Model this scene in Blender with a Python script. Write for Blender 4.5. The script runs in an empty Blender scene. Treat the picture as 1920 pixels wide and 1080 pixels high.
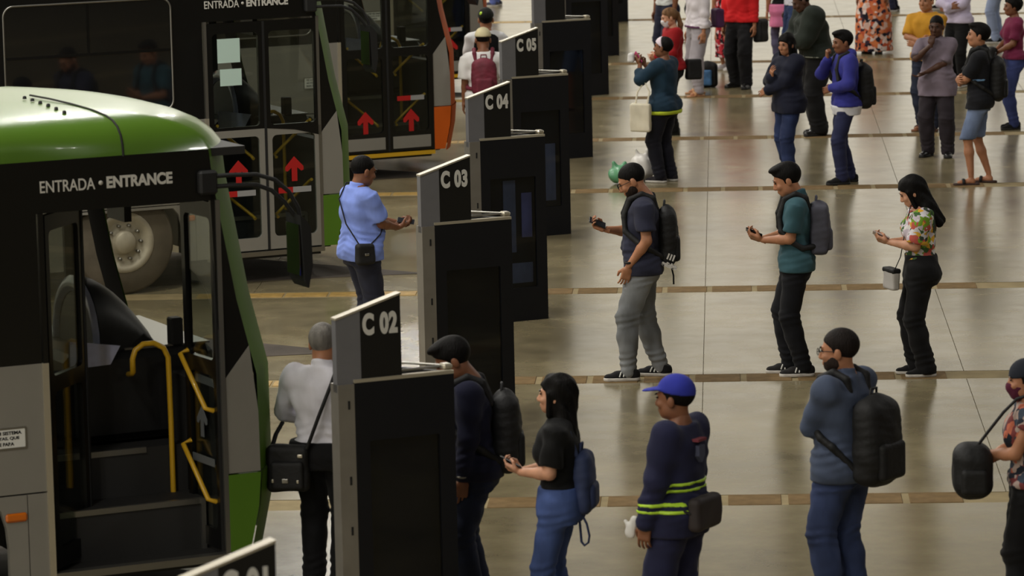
import bpy, math, random
import numpy as np
from mathutils import Matrix, Vector

SC = bpy.context.scene
COL = SC.collection
R = math.radians

# ------------------------------------------------------------------ camera, sky, exposure
FPX, ROLL, CAM_H = 7800.0, 0.022, 5.7
PITCH = math.atan(1140 / FPX)
YAW = math.atan(415 / math.hypot(FPX, 1140))
f0 = Vector((-math.sin(YAW), math.cos(YAW), 0)); r0 = Vector((math.cos(YAW), math.sin(YAW), 0)); zz = Vector((0, 0, 1))
fw = f0 * math.cos(PITCH) - zz * math.sin(PITCH); u0 = f0 * math.sin(PITCH) + zz * math.cos(PITCH)
cr = math.sqrt(1 - ROLL ** 2)
ex = r0 * cr - u0 * ROLL; ey = r0 * ROLL + u0 * cr
cam_data = bpy.data.cameras.new('camera')
cam_data.sensor_width = 36.0
cam_data.lens = FPX / 1920 * 36
cam_data.clip_end = 400
cam_data.dof.use_dof = True
cam_data.dof.focus_distance = 34.2
cam_data.dof.aperture_fstop = 5.0
cam = bpy.data.objects.new('camera', cam_data)
COL.objects.link(cam)
m = Matrix((ex, ey, -fw)).transposed().to_4x4()
m.translation = (0, 0, CAM_H)
cam.matrix_world = m
SC.camera = cam

world = bpy.data.worlds.new('sky'); SC.world = world
world.use_nodes = True
bg = world.node_tree.nodes['Background']
bg.inputs['Color'].default_value = (1.0, 0.935, 0.79, 1)
bg.inputs['Strength'].default_value = 1.15
SC.view_settings.view_transform = 'Standard'
SC.view_settings.look = 'None'
SC.view_settings.exposure = -0.1
SC.view_settings.gamma = 1.0
SC.view_settings.use_curve_mapping = False

# ------------------------------------------------------------------ materials
def lin(c):
    return tuple(((v / 255) / 12.92 if v / 255 <= 0.04045 else ((v / 255 + 0.055) / 1.055) ** 2.4) for v in c)

MATS = {}
def mat(name, rgb, rough=0.6, metal=0.0, spec=0.5, coat=0.0, vary=0.0, vscale=6.0, bump=0.0, bscale=40.0, stretch=(1, 1, 1), sheen=0.0):
    if name in MATS: return MATS[name]
    m = bpy.data.materials.new(name); m.use_nodes = True
    nt = m.node_tree; b = nt.nodes['Principled BSDF']
    c = lin(rgb)
    b.inputs['Base Color'].default_value = (*c, 1)
    b.inputs['Roughness'].default_value = rough
    b.inputs['Metallic'].default_value = metal
    b.inputs['Specular IOR Level'].default_value = spec
    b.inputs['Coat Weight'].default_value = coat
    b.inputs['Coat Roughness'].default_value = 0.06
    b.inputs['Sheen Weight'].default_value = sheen
    if vary or bump:
        tc = nt.nodes.new('ShaderNodeTexCoord'); mp = nt.nodes.new('ShaderNodeMapping')
        mp.inputs['Scale'].default_value = stretch
        nt.links.new(tc.outputs['Object'], mp.inputs['Vector'])
    if vary:
        n = nt.nodes.new('ShaderNodeTexNoise'); n.inputs['Scale'].default_value = vscale; n.inputs['Detail'].default_value = 5
        nt.links.new(mp.outputs['Vector'], n.inputs['Vector'])
        rp = nt.nodes.new('ShaderNodeValToRGB')
        rp.color_ramp.elements[0].position = 0.3; rp.color_ramp.elements[1].position = 0.7
        rp.color_ramp.elements[0].color = (*[v * (1 - vary) for v in c], 1)
        rp.color_ramp.elements[1].color = (*[min(1, v * (1 + vary)) for v in c], 1)
        nt.links.new(n.outputs['Fac'], rp.inputs['Fac']); nt.links.new(rp.outputs['Color'], b.inputs['Base Color'])
    if bump:
        n2 = nt.nodes.new('ShaderNodeTexNoise'); n2.inputs['Scale'].default_value = bscale; n2.inputs['Detail'].default_value = 4
        nt.links.new(mp.outputs['Vector'], n2.inputs['Vector'])
        bp = nt.nodes.new('ShaderNodeBump'); bp.inputs['Strength'].default_value = bump; bp.inputs['Distance'].default_value = 0.02
        nt.links.new(n2.outputs['Fac'], bp.inputs['Height']); nt.links.new(bp.outputs['Normal'], b.inputs['Normal'])
    MATS[name] = m
    return m

def cloth(rgb, rough=0.85, fold=0.35, vary=0.18):
    return mat('cloth_%d_%d_%d_%d' % (*rgb, int(fold * 100)), rgb, rough, spec=0.25, vary=vary, vscale=5, bump=fold, bscale=9, stretch=(1, 1, 0.45), sheen=0.05)

def denim(rgb, fade=1.6):
    key = 'denim_%d_%d_%d' % rgb
    if key in MATS: return MATS[key]
    m = mat(key, rgb, 0.8, spec=0.25, vary=0.35, vscale=4, bump=0.4, bscale=10, stretch=(1, 1, 0.5))
    return m

def glass_mat(name, tint=(0.75, 0.8, 0.8), ior=1.5, rough=0.02, haze=0.0, hazecol=(200, 195, 170)):
    if name in MATS: return MATS[name]
    m = bpy.data.materials.new(name); m.use_nodes = True
    nt = m.node_tree; nt.nodes.clear()
    out = nt.nodes.new('ShaderNodeOutputMaterial'); tr = nt.nodes.new('ShaderNodeBsdfTransparent'); gl = nt.nodes.new('ShaderNodeBsdfGlossy')
    lw = nt.nodes.new('ShaderNodeLayerWeight'); lw.inputs['Blend'].default_value = 0.5; mx = nt.nodes.new('ShaderNodeMixShader')
    pw = nt.nodes.new('ShaderNodeMath'); pw.operation = 'POWER'; pw.inputs[1].default_value = 5.0
    fr = nt.nodes.new('ShaderNodeMath'); fr.operation = 'MULTIPLY_ADD'; f0_ = ((ior - 1) / (ior + 1)) ** 2
    fr.inputs[1].default_value = 1 - f0_; fr.inputs[2].default_value = f0_
    nt.links.new(lw.outputs['Facing'], pw.inputs[0]); nt.links.new(pw.outputs[0], fr.inputs[0])
    tr.inputs['Color'].default_value = (*tint, 1); gl.inputs['Roughness'].default_value = rough
    nt.links.new(fr.outputs[0], mx.inputs['Fac']); nt.links.new(gl.outputs['BSDF'], mx.inputs[2])
    if haze:
        df = nt.nodes.new('ShaderNodeBsdfDiffuse'); df.inputs['Color'].default_value = (*lin(hazecol), 1)
        m2 = nt.nodes.new('ShaderNodeMixShader'); m2.inputs['Fac'].default_value = haze
        nt.links.new(tr.outputs['BSDF'], m2.inputs[1]); nt.links.new(df.outputs['BSDF'], m2.inputs[2])
        nt.links.new(m2.outputs['Shader'], mx.inputs[1])
    else:
        nt.links.new(tr.outputs['BSDF'], mx.inputs[1])
    nt.links.new(mx.outputs['Shader'], out.inputs['Surface'])
    MATS[name] = m
    return m

def floor_mat(name, rgb, dark, rough=0.22):
    m = bpy.data.materials.new(name); m.use_nodes = True
    nt = m.node_tree; b = nt.nodes['Principled BSDF']
    g = nt.nodes.new('ShaderNodeNewGeometry')
    def noise(scale, sc3, det=6):
        mp = nt.nodes.new('ShaderNodeMapping'); mp.inputs['Scale'].default_value = sc3
        nt.links.new(g.outputs['Position'], mp.inputs['Vector'])
        n = nt.nodes.new('ShaderNodeTexNoise'); n.inputs['Scale'].default_value = scale; n.inputs['Detail'].default_value = det; n.inputs['Roughness'].default_value = 0.6
        nt.links.new(mp.outputs['Vector'], n.inputs['Vector'])
        return n
    n1 = noise(0.55, (1, 1, 1)); n2 = noise(3.0, (1, 1, 1)); n3 = noise(60, (1, 1, 1), 2)
    rp = nt.nodes.new('ShaderNodeValToRGB')
    rp.color_ramp.elements[0].position = 0.32; rp.color_ramp.elements[1].position = 0.62
    rp.color_ramp.elements[0].color = (*lin(dark), 1); rp.color_ramp.elements[1].color = (*lin(rgb), 1)
    ad = nt.nodes.new('ShaderNodeMath'); ad.operation = 'MULTIPLY_ADD'; ad.inputs[1].default_value = 0.35
    nt.links.new(n2.outputs['Fac'], ad.inputs[0])
    sb = nt.nodes.new('ShaderNodeMath'); sb.operation = 'MULTIPLY_ADD'; sb.inputs[1].default_value = 0.65
    nt.links.new(n1.outputs['Fac'], sb.inputs[0]); nt.links.new(ad.outputs[0], sb.inputs[2])
    ad.inputs[2].default_value = 0.0
    nt.links.new(sb.outputs[0], rp.inputs['Fac'])
    mx = nt.nodes.new('ShaderNodeMixRGB'); mx.blend_type = 'MULTIPLY'; mx.inputs['Fac'].default_value = 0.25
    nt.links.new(rp.outputs['Color'], mx.inputs['Color1']); nt.links.new(n3.outputs['Color'], mx.inputs['Color2'])
    nt.links.new(mx.outputs['Color'], b.inputs['Base Color'])
    mr = nt.nodes.new('ShaderNodeMapRange'); mr.inputs['To Min'].default_value = rough * 0.7; mr.inputs['To Max'].default_value = rough * 1.5
    nt.links.new(n2.outputs['Fac'], mr.inputs['Value']); nt.links.new(mr.outputs['Result'], b.inputs['Roughness'])
    b.inputs['Specular IOR Level'].default_value = 0.36
    MATS[name] = m
    return m

def pattern_mat(name, base, cols, scale=30, rough=0.8):
    """printed cloth: patches of several colours on a base colour"""
    m = bpy.data.materials.new(name); m.use_nodes = True
    nt = m.node_tree; b = nt.nodes['Principled BSDF']; b.inputs['Roughness'].default_value = rough; b.inputs['Specular IOR Level'].default_value = 0.2
    tc = nt.nodes.new('ShaderNodeTexCoord')
    nz = nt.nodes.new('ShaderNodeTexNoise'); nz.inputs['Scale'].default_value = scale * 0.6
    mxv = nt.nodes.new('ShaderNodeMixRGB'); mxv.inputs['Fac'].default_value = 0.08
    nt.links.new(tc.outputs['Object'], nz.inputs['Vector']); nt.links.new(tc.outputs['Object'], mxv.inputs['Color1']); nt.links.new(nz.outputs['Color'], mxv.inputs['Color2'])
    v = nt.nodes.new('ShaderNodeTexVoronoi'); v.inputs['Scale'].default_value = scale
    nt.links.new(mxv.outputs['Color'], v.inputs['Vector'])
    sep = nt.nodes.new('ShaderNodeSeparateColor'); nt.links.new(v.outputs['Color'], sep.inputs['Color'])
    rp = nt.nodes.new('ShaderNodeValToRGB'); rp.color_ramp.interpolation = 'CONSTANT'
    allc = [base] + cols
    el = rp.color_ramp.elements
    el[0].position = 0; el[0].color = (*lin(allc[0]), 1)
    el[1].position = 1 / len(allc); el[1].color = (*lin(allc[1]), 1)
    for i in range(2, len(allc)):
        e = el.new(i / len(allc)); e.color = (*lin(allc[i]), 1)
    nt.links.new(sep.outputs['Red'], rp.inputs['Fac']); nt.links.new(rp.outputs['Color'], b.inputs['Base Color'])
    MATS[name] = m
    return m

# ------------------------------------------------------------------ object helpers
def tag(o, label=None, cat=None, group=None, kind=None):
    if label: o['label'] = label
    if cat: o['category'] = cat
    if group: o['group'] = group
    if kind: o['kind'] = kind
    return o

def empty(name, loc=(0, 0, 0), rz=0.0):
    o = bpy.data.objects.new(name, None); COL.objects.link(o)
    o.location = loc; o.rotation_euler = (0, 0, rz); o.empty_display_size = 0.2
    return o

def link_mesh(name, me, material=None, parent=None, loc=None, rot=None):
    o = bpy.data.objects.new(name, me); COL.objects.link(o)
    if material is not None and not me.materials: me.materials.append(material)
    if parent: o.parent = parent
    if loc is not None: o.location = loc
    if rot is not None: o.rotation_euler = rot
    return o

def np_mesh(name, V, Q, smooth=True):
    """mesh from numpy vertices and quads"""
    me = bpy.data.meshes.new(name)
    V = np.asarray(V, np.float32); Q = np.asarray(Q, np.int32)
    me.vertices.add(len(V)); me.vertices.foreach_set('co', V.ravel())
    n, k = Q.shape
    me.loops.add(n * k); me.loops.foreach_set('vertex_index', Q.ravel())
    me.polygons.add(n); me.polygons.foreach_set('loop_start', np.arange(0, n * k, k, dtype=np.int32))
    try: me.polygons.foreach_set('loop_total', np.full(n, k, np.int32))
    except Exception: pass
    me.polygons.foreach_set('use_smooth', np.full(n, smooth))
    me.update(calc_edges=True)
    return me

class MB:
    """collects simple solids into one mesh"""
    def __init__(s): s.v = []; s.f = []; s.sm = []
    def add(s, verts, faces, smooth=False):
        o = len(s.v); s.v += [tuple(p) for p in verts]
        s.f += [tuple(i + o for i in f) for f in faces]; s.sm += [smooth] * len(faces)
        return s
    def box(s, x0, x1, y0, y1, z0, z1):
        return s.add([(x0, y0, z0), (x1, y0, z0), (x1, y1, z0), (x0, y1, z0), (x0, y0, z1), (x1, y0, z1), (x1, y1, z1), (x0, y1, z1)],
                     [(0, 3, 2, 1), (4, 5, 6, 7), (0, 1, 5, 4), (1, 2, 6, 5), (2, 3, 7, 6), (3, 0, 4, 7)])
    def bbox(s, x0, x1, y0, y1, z0, z1, b=0.01):
        """box with chamfered edges"""
        vs = []
        xs = (x0, x1); ys = (y0, y1); zs = (z0, z1)
        idx = {}
        for i in (0, 1):
            for j in (0, 1):
                for k in (0, 1):
                    sx, sy, sz = (1, -1)[i], (1, -1)[j], (1, -1)[k]
                    for a in range(3):
                        p = [xs[i] + sx * b, ys[j] + sy * b, zs[k] + sz * b]
                        p[a] = (xs[i], ys[j], zs[k])[a]
                        idx[(i, j, k, a)] = len(vs); vs.append(p)
        F = []
        for a in range(3):
            o1, o2 = [(1, 2), (2, 0), (0, 1)][a]
            for e in (0, 1):
                q = []
                for p, r_ in ((0, 0), (1, 0), (1, 1), (0, 1)):
                    c = [0, 0, 0]; c[a] = e; c[o1] = p; c[o2] = r_; q.append(idx[(*c, a)])
                F.append(tuple(q if e else q[::-1]))
        for a in range(3):      # edge faces along axis a
            o1, o2 = [(1, 2), (2, 0), (0, 1)][a]
            for p in (0, 1):
                for r_ in (0, 1):
                    c0 = [0, 0, 0]; c0[o1] = p; c0[o2] = r_; c1 = list(c0); c1[a] = 1
                    q = [idx[(*c0, o1)], idx[(*c1, o1)], idx[(*c1, o2)], idx[(*c0, o2)]]
                    F.append(tuple(q if (p ^ r_) == 0 else q[::-1])[::-1])
        for i in (0, 1):
            for j in (0, 1):
                for k in (0, 1):
                    t = [idx[(i, j, k, a)] for a in range(3)]
                    F.append(tuple(t if (i + j + k) % 2 else t[::-1]))
        return s.add(vs, F)
    def poly(s, pts2, y0, y1):
        """polygon in the xz plane extruded along y"""
        n = len(pts2)
        ar = sum(pts2[i][0] * pts2[(i + 1) % n][1] - pts2[(i + 1) % n][0] * pts2[i][1] for i in range(n))
        if ar < 0: pts2 = pts2[::-1]
        v = [(x, y0, z) for x, z in pts2] + [(x, y1, z) for x, z in pts2]
        F = [tuple(range(n)), tuple(range(2 * n - 1, n - 1, -1))]
        F += [((i + 1) % n, i, n + i, n + (i + 1) % n) for i in range(n)]
        return s.add(v, F)
    def prism(s, pts2, z0, z1):
        """polygon in the xy plane extruded along z; z1 may be a list"""
        n = len(pts2)
        zt = z1 if isinstance(z1, (list, tuple)) else [z1] * n
        ar = sum(pts2[i][0] * pts2[(i + 1) % n][1] - pts2[(i + 1) % n][0] * pts2[i][1] for i in range(n))
        if ar < 0: pts2 = pts2[::-1]; zt = list(zt)[::-1]
        v = [(x, y, z0) for x, y in pts2] + [(p[0], p[1], t) for p, t in zip(pts2, zt)]
        F = [tuple(range(n - 1, -1, -1)), tuple(range(n, 2 * n))]
        F += [(i, (i + 1) % n, n + (i + 1) % n, n + i) for i in range(n)]
        return s.add(v, F)
    def tube(s, pts, r, n=10, caps=True, flat=None):
        pts = [Vector(p) for p in pts]; rs = r if isinstance(r, (list, tuple)) else [r] * len(pts)
        rings = []; up = Vector((0, 0, 1))
        prev = None
        for i, p in enumerate(pts):
            t = (pts[min(i + 1, len(pts) - 1)] - pts[max(i - 1, 0)]).normalized()
            if prev is None:
                a = up if abs(t.dot(up)) < 0.9 else Vector((1, 0, 0))
                nx = t.cross(a).normalized()
            else:
                nx = (prev - t * prev.dot(t)).normalized()
            prev = nx; ny = t.cross(nx)
            fl = flat or 1.0
            rings.append([p + nx * math.cos(2 * math.pi * k / n) * rs[i] + ny * math.sin(2 * math.pi * k / n) * rs[i] * fl for k in range(n)])
        V = [q for rg in rings for q in rg]; F = []
        for i in range(len(rings) - 1):
            for k in range(n):
                k2 = (k + 1) % n
                F.append((i * n + k, i * n + k2, (i + 1) * n + k2, (i + 1) * n + k))
        s.add(V, F, True)
        if caps:
            s.add(rings[0], [tuple(range(n - 1, -1, -1))]); s.add(rings[-1], [tuple(range(n))])
        return s
    def lathe(s, prof, n=24, axis='z', c=(0, 0, 0)):
        V = []; F = []
        for r, h in prof:
            for k in range(n):
                a = 2 * math.pi * k / n; p = (r * math.cos(a), r * math.sin(a), h)
                if axis == 'y': p = (p[0], -p[2], p[1])
                if axis == 'x': p = (p[2], p[0], p[1])
                V.append((p[0] + c[0], p[1] + c[1], p[2] + c[2]))
        for i in range(len(prof) - 1):
            for k in range(n):
                k2 = (k + 1) % n
                F.append((i * n + k, i * n + k2, (i + 1) * n + k2, (i + 1) * n + k))
        return s.add(V, F, True)
    def ring(s, o, i, ro, ri, y0, y1, nc=6):
        """rectangular frame in the xz plane, outer rect o=(x0,x1,z0,z1), inner rounded rect i"""
        a = rrect(*o, ro, nc); b = rrect(*i, ri, nc); n = len(a)
        V = [(x, y0, z) for x, z in a] + [(x, y0, z) for x, z in b] + [(x, y1, z) for x, z in a] + [(x, y1, z) for x, z in b]
        F = []
        for k in range(n):
            k2 = (k + 1) % n
            F += [(k, k2, n + k2, n + k), (2 * n + k2, 2 * n + k, 3 * n + k, 3 * n + k2), (k2, k, 2 * n + k, 2 * n + k2), (n + k, n + k2, 3 * n + k2, 3 * n + k)]
        return s.add(V, F)
    def grid(s, P, smooth=True):
        nr, nc = len(P), len(P[0])
        return s.add([q for r_ in P for q in r_], [(i * nc + j, i * nc + j + 1, (i + 1) * nc + j + 1, (i + 1) * nc + j) for i in range(nr - 1) for j in range(nc - 1)], smooth)
    def mesh(s, name):
        me = bpy.data.meshes.new(name); me.from_pydata(s.v, [], s.f)
        me.polygons.foreach_set('use_smooth', s.sm); me.update()
        return me
    def build(s, name, material, parent=None, loc=None, rot=None):
        return link_mesh(name, s.mesh(name), material, parent, loc, rot)

def rrect(x0, x1, z0, z1, r, nc=6):
    P = []
    for cx, cz, a0 in ((x1 - r, z1 - r, 0), (x0 + r, z1 - r, 90), (x0 + r, z0 + r, 180), (x1 - r, z0 + r, 270)):
        for k in range(nc):
            a = R(a0 + 90 * k / (nc - 1)); P.append((cx + r * math.cos(a), cz + r * math.sin(a)))
    return P

def text_mesh(body, size, bold=0.0, xs=1.0, extrude=0.002, align='LEFT', spacing=1.0):
    cu = bpy.data.curves.new('lettering', 'FONT'); cu.body = body; cu.size = size; cu.offset = bold; cu.extrude = extrude
    cu.align_x = align; cu.space_character = spacing
    o = bpy.data.objects.new('tmp', cu); COL.objects.link(o)
    dg = bpy.context.evaluated_depsgraph_get()
    me = bpy.data.meshes.new_from_object(o.evaluated_get(dg))
    COL.objects.unlink(o); bpy.data.objects.remove(o); bpy.data.curves.remove(cu)
    me.transform(Matrix.Diagonal((xs, 1, 1, 1)))
    me.name = 'lettering'
    me.materials.clear()
    return me

def fit_text(body, width, height, bold=0.0, extrude=0.002):
    """lettering scaled to a given width and cap height, left-bottom at the origin"""
    me = text_mesh(body, 0.1, bold * 0.1 / max(height, 0.01) * 0.7, 1.0, extrude)
    co = np.empty(len(me.vertices) * 3, np.float32); me.vertices.foreach_get('co', co); co = co.reshape(-1, 3)
    lo = co.min(0); hi = co.max(0)
    co[:, 0] = (co[:, 0] - lo[0]) * width / (hi[0] - lo[0]); co[:, 1] = (co[:, 1] - lo[1]) * height / (hi[1] - lo[1])
    me.vertices.foreach_set('co', co.ravel()); me.update()
    return me

# ------------------------------------------------------------------ the setting
ANG = R(28.5)
U = Vector((math.cos(ANG), math.sin(ANG), 0)); N = Vector((-U.y, U.x, 0))
M_floor = floor_mat('polished_floor', (152, 140, 108), (108, 99, 77), 0.19)
M_joint = mat('floor_joint', (124, 114, 90), 0.7)
M_strip = mat('brown_tile', (122, 100, 68), 0.8, spec=0.1, vary=0.2, vscale=9)
M_strip_gap = mat('strip_bed', (150, 135, 102), 0.8, spec=0.1, vary=0.15)
M_yellow_tile = mat('yellow_tile', (170, 138, 74), 0.6, vary=0.25, vscale=12)
M_road = mat('asphalt', (72, 64, 56), 0.85, vary=0.3, vscale=3, bump=0.3, bscale=60)
M_conc = mat('concrete', (120, 116, 108), 0.85, vary=0.12, vscale=1)

floor = MB().box(-40, 34, -12, 160, -0.2, -0.006).build('floor', M_joint); tag(floor, kind='structure')
ROWS = [18.3, 23.45, 28.57, 33.69, 38.69, 46.38, 51.6, 56.75, 61.86, 69.84, 75.0, 80.1]
SX0, SW = -0.22, 2.14
edges = [8.0] + ROWS + [120.0]
for i in range(len(edges) - 1):
    a = edges[i] + (0.19 if i else 0); b = edges[i + 1] - (0.19 if i < len(edges) - 2 else 0)
    me = MB().box(0.003, SW - 0.003, a, b, -0.05, 0.0).mesh('slab')
    me.materials.append(M_floor)
    for k in range(-11, 16):
        link_mesh('slab', me, None, floor, (SX0 + k * SW, 0, 0))
for i, y in enumerate(ROWS):
    MB().box(-24, 34, y - 0.187, y + 0.187, -0.05, -0.003).build('strip_bed', M_strip_gap, floor)
tile_me = MB().bbox(-0.185, 0.185, -0.18, 0.18, -0.03, 0.003, 0.004).mesh('strip_tile'); tile_me.materials.append(M_strip)
tile_me2 = MB().bbox(-0.2, 0.2, -0.12, 0.12, -0.03, 0.004, 0.004).mesh('tactile_tile'); tile_me2.materials.append(M_yellow_tile)
for j, y in enumerate(ROWS):
    if y < 27 or y > 71: continue
    x = -2.2 + (j % 3) * 0.13
    while x < 0.9 + (y - 20) * 0.075:
        link_mesh('strip_tile', tile_me, None, floor, (x, y, 0)); x += 0.42
    x = -2.72
    while x > -4.9 and y > 30:
        link_mesh('tactile_tile', tile_me2, None, floor, (x, y, 0)); x -= 0.42

# bus bays: asphalt notches cut into the platform
for i, (ax, ay) in enumerate([(-3.25, 35.25), (-2.93, 40.0), (-3.05, 48.05), (-3.0, 57.4), (-2.9, 26.0)]):
    p = [(ax, ay), (ax + N.x * 9, ay + N.y * 3.2), (ax - 12, ay + 3.2), (ax - 12, ay - 2.6)]
    tag(MB().prism(p, -0.05, 0.005).build('floor_bay_%d' % (i + 1), M_road), kind='structure')

ceiling = MB().box(-6.4, 34, -12, 84, 11.6, 12.1).build('ceiling', M_conc); tag(ceiling, kind='structure')
for k in range(8):
    MB().box(-6.4, 34, -6 + k * 11.0, -5.4 + k * 11.0, 11.0, 11.6).build('beam', M_conc, ceiling)
wr = MB().box(34, 34.5, -12, 84, 0, 11.6).build('blocker_wall_right', M_conc); tag(wr, kind='structure')  # unseen wall added to keep sky light off the glossy fronts
wb = MB().box(-24, 34, -12.5, -12, 0, 11.6).build('blocker_wall_back', M_conc); tag(wb, kind='structure')  # unseen wall added behind the camera so facing surfaces stay dark

# far end: slim pillars that carry the roof edge, open to the sky between them
for k in range(4):
    px_ = -6.0 + k * 13.0
    c_ = MB().bbox(px_ - 0.45, px_ + 0.45, 83.0, 83.9, 0, 11.6, 0.05).build('wall_far_pillar_%d' % (k + 1), M_conc); tag(c_, kind='structure')
# two rows of added fill lights with housings, unseen, to brighten the hall
fill_me = MB().bbox(-0.16, 0.16, -1.2, 1.2, 11.46, 11.6, 0.02).mesh('fill_housing'); fill_me.materials.append(mat('fill_housing_white', (200, 200, 196), 0.5))
FILL_W = 540
ld = bpy.data.lights.new('fill_area', 'AREA'); ld.shape = 'RECTANGLE'; ld.size = 0.3; ld.size_y = 2.3; ld.energy = FILL_W; ld.color = (1.0, 0.97, 0.92)
for i, lx in enumerate((-6.1, 12.0)):
    for j in range(0, 10, 1 + i):
        e = empty('fill_light', (lx, -2 + 9 * j, 0)); tag(e, ('added unseen fill light above the bus bays', 'added unseen fill light above the far side of the hall')[i], 'lamp', 'added fill lights'); 
        link_mesh('fill_housing', fill_me, None, e)
        lo = bpy.data.objects.new('fill_area', ld); COL.objects.link(lo); lo.parent = e; lo.location = (0, 0, 11.45)

# ------------------------------------------------------------------ buses
M_black = mat('bus_black', (13, 13, 12), 0.3, spec=0.4, coat=0.15, vary=0.15, vscale=1.5)
M_green = mat('bus_green', (80, 114, 34), 0.28, coat=0.2, vary=0.06, vscale=2)
M_orange = mat('bus_orange', (196, 92, 30), 0.35, coat=0.1, vary=0.06, vscale=2)
M_busgrey = mat('bus_grey', (132, 129, 121), 0.35, metal=0.0, coat=0.3, vary=0.05, vscale=2)
M_bright = mat('bright_trim', (205, 198, 180), 0.3, metal=0.7)
M_alu = mat('aluminium', (150, 148, 142), 0.35, metal=0.9)
M_rubber = mat('rubber', (16, 16, 16), 0.7)
M_inner = mat('bus_interior', (34, 33, 31), 0.7)
M_dash = mat('dashboard', (26, 26, 26), 0.45, vary=0.1)
M_yellow = mat('yellow_rail', (205, 160, 30), 0.35, coat=0.3)
M_white = mat('white_paint', (222, 222, 216), 0.5)
M_letter = mat('letter_silver', (205, 203, 195), 0.5)
M_red = mat('red_sticker', (176, 22, 20), 0.5)
M_amber = mat('amber_lens', (205, 105, 20), 0.2, coat=0.5)
M_glass = glass_mat('bus_glass', (0.74, 0.78, 0.76))
M_glass_hazy = glass_mat('hazy_glass', (0.85, 0.85, 0.8), haze=0.16)  # clear glass with a share of cream diffuse mixed in
M_tint = mat('tinted_window', (14, 15, 16), 0.03, spec=0.8, coat=1.0)
M_stripgrey = mat('strip_pale', (150, 150, 150), 0.6)
M_paper = mat('notice_paper', (196, 222, 212), 0.8)
M_grey_sticker = mat('grey_sticker', (96, 100, 102), 0.6)
M_sky_lilac = mat('sky_reflection_lilac', (196, 200, 228), 0.15, coat=0.6, vary=0.12, vscale=9)  # sky reflection on instrument glass and dash, painted in as lilac
M_tyre = mat('brown_tyre', (92, 84, 70), 0.85, vary=0.2)  # grey-brown rubber with random tone
M_hub = mat('wheel_rim', (186, 178, 158), 0.5, metal=0.2, vary=0.15, vscale=8)

def xs_of(z):
    return float(np.interp(z, [0.3, 0.6, 0.82, 1.43, 1.915, 2.65, 2.87], [0.13, 0.20, 0.22, 0.215, 0.095, -0.035, -0.06]))

def arrow_pts(cx, cz, w, h):
    """up arrow with barbed head"""
    q = [(0, .5), (.5, .08), (.5, -.06), (.38, -.1), (.15, .05), (.15, -.5), (-.15, -.5), (-.15, .05), (-.38, -.1), (-.5, -.06), (-.5, .08)]
    return [(cx + x * w, cz + z * h) for x, z in q]

def door_leaf(bus, hx, hy, ang, w, style, which, rs=1, stick=True):
    z0, z1, zm = 0.33, 2.53, 1.50
    d = empty('door', (hx, hy, 0), ang); d.parent = bus
    up_m = M_black; lo_m = M_busgrey if style == 'grey' else M_black
    e = 0.055
    MB().ring((0.004, w - 0.004, zm, z1), (e, w - e, zm + 0.03, z1 - 0.10), 0.004, 0.04, -0.02, 0.02).build('upper_frame', up_m, d)
    MB().ring((0.004, w - 0.004, z0, zm), (e + 0.01, w - e - 0.01, z0 + (0.22 if style == 'black' else 0.12), zm - 0.07), 0.004, 0.05, -0.02, 0.02).build('lower_frame', lo_m, d)
    MB().box(e - 0.01, w - e + 0.01, -0.004, 0.004, zm + 0.02, z1 - 0.09).build('upper_pane', M_glass, d)
    MB().box(e - 0.01, w - e + 0.01, -0.004, 0.004, z0 + 0.1, zm - 0.05).build('lower_pane', M_glass, d)
    if which == 0: MB().box(w - 0.012, w + 0.012, -0.026, 0.02, z0, z1).build('rubber_edge', M_rubber, d)
    if style == 'grey' and which == 1:
        MB().poly([(0.004, zm), (w - 0.004, zm), (w - 0.004, zm - 0.10), (0.3, zm - 0.03)], -0.022, -0.018).build('slanted_band', M_black, d)
    c = w / 2
    if style == 'open' and not stick: pass
    elif style == 'open':
        MB().poly(arrow_pts(c, 1.12, 0.15, 0.2), -0.026, -0.022).build('arrow_sticker', M_grey_sticker, d)
        MB().box(c - 0.16, c + 0.17, -0.026, -0.022, 0.85, 0.90).build('strip_sticker', M_grey_sticker, d)
    elif style == 'grey':
        MB().poly(arrow_pts(c, 1.09, 0.19, 0.24), -0.012, -0.008).build('arrow_sticker', M_red, d)
        MB().box(c - 0.17, c - 0.02, -0.012, -0.008, 0.86, 0.915).build('strip_sticker', M_red, d)
        MB().box(c - 0.02, c + 0.17, -0.012, -0.008, 0.86, 0.915).build('strip_sticker', M_stripgrey, d)
        if which == 0:
            MB().box(0.11, 0.34, -0.012, -0.008, 2.15, 2.38).build('paper_notice', M_paper, d)
            MB().box(0.13, 0.35, -0.012, -0.008, 1.93, 2.09).build('paper_notice', M_paper, d)
    else:
        MB().poly(arrow_pts(c, 0.68, 0.2, 0.26), -0.012, -0.008).build('arrow_sticker', M_red, d)
        if which == 1:
            MB().box(c - 0.17, c, -0.012, -0.008, 0.91, 0.965).build('strip_sticker', M_red, d)
            MB().box(c, c + 0.17, -0.012, -0.008, 0.91, 0.965).build('strip_sticker', M_stripgrey, d)
        MB().box(0.05, w - 0.05, -0.026, -0.02, 0.36, 0.50).build('kick_plate', M_busgrey, d)
    # slanted yellow grab rails on the inner face of the leaf
    s = 1 if which == 0 else -1
    for zc in (1.36, 0.78) if stick else ():
        a = Vector((c - s * 0.19, 0.075 * rs, zc + 0.17)); b = Vector((c + s * 0.17, 0.075 * rs, zc - 0.13))
        MB().tube([(a.x, 0.02 * rs, a.z + 0.02), a, b, (b.x, 0.02 * rs, b.z - 0.02)], 0.016, 8).build('grab_rail', M_yellow, d)
    return d

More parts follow.
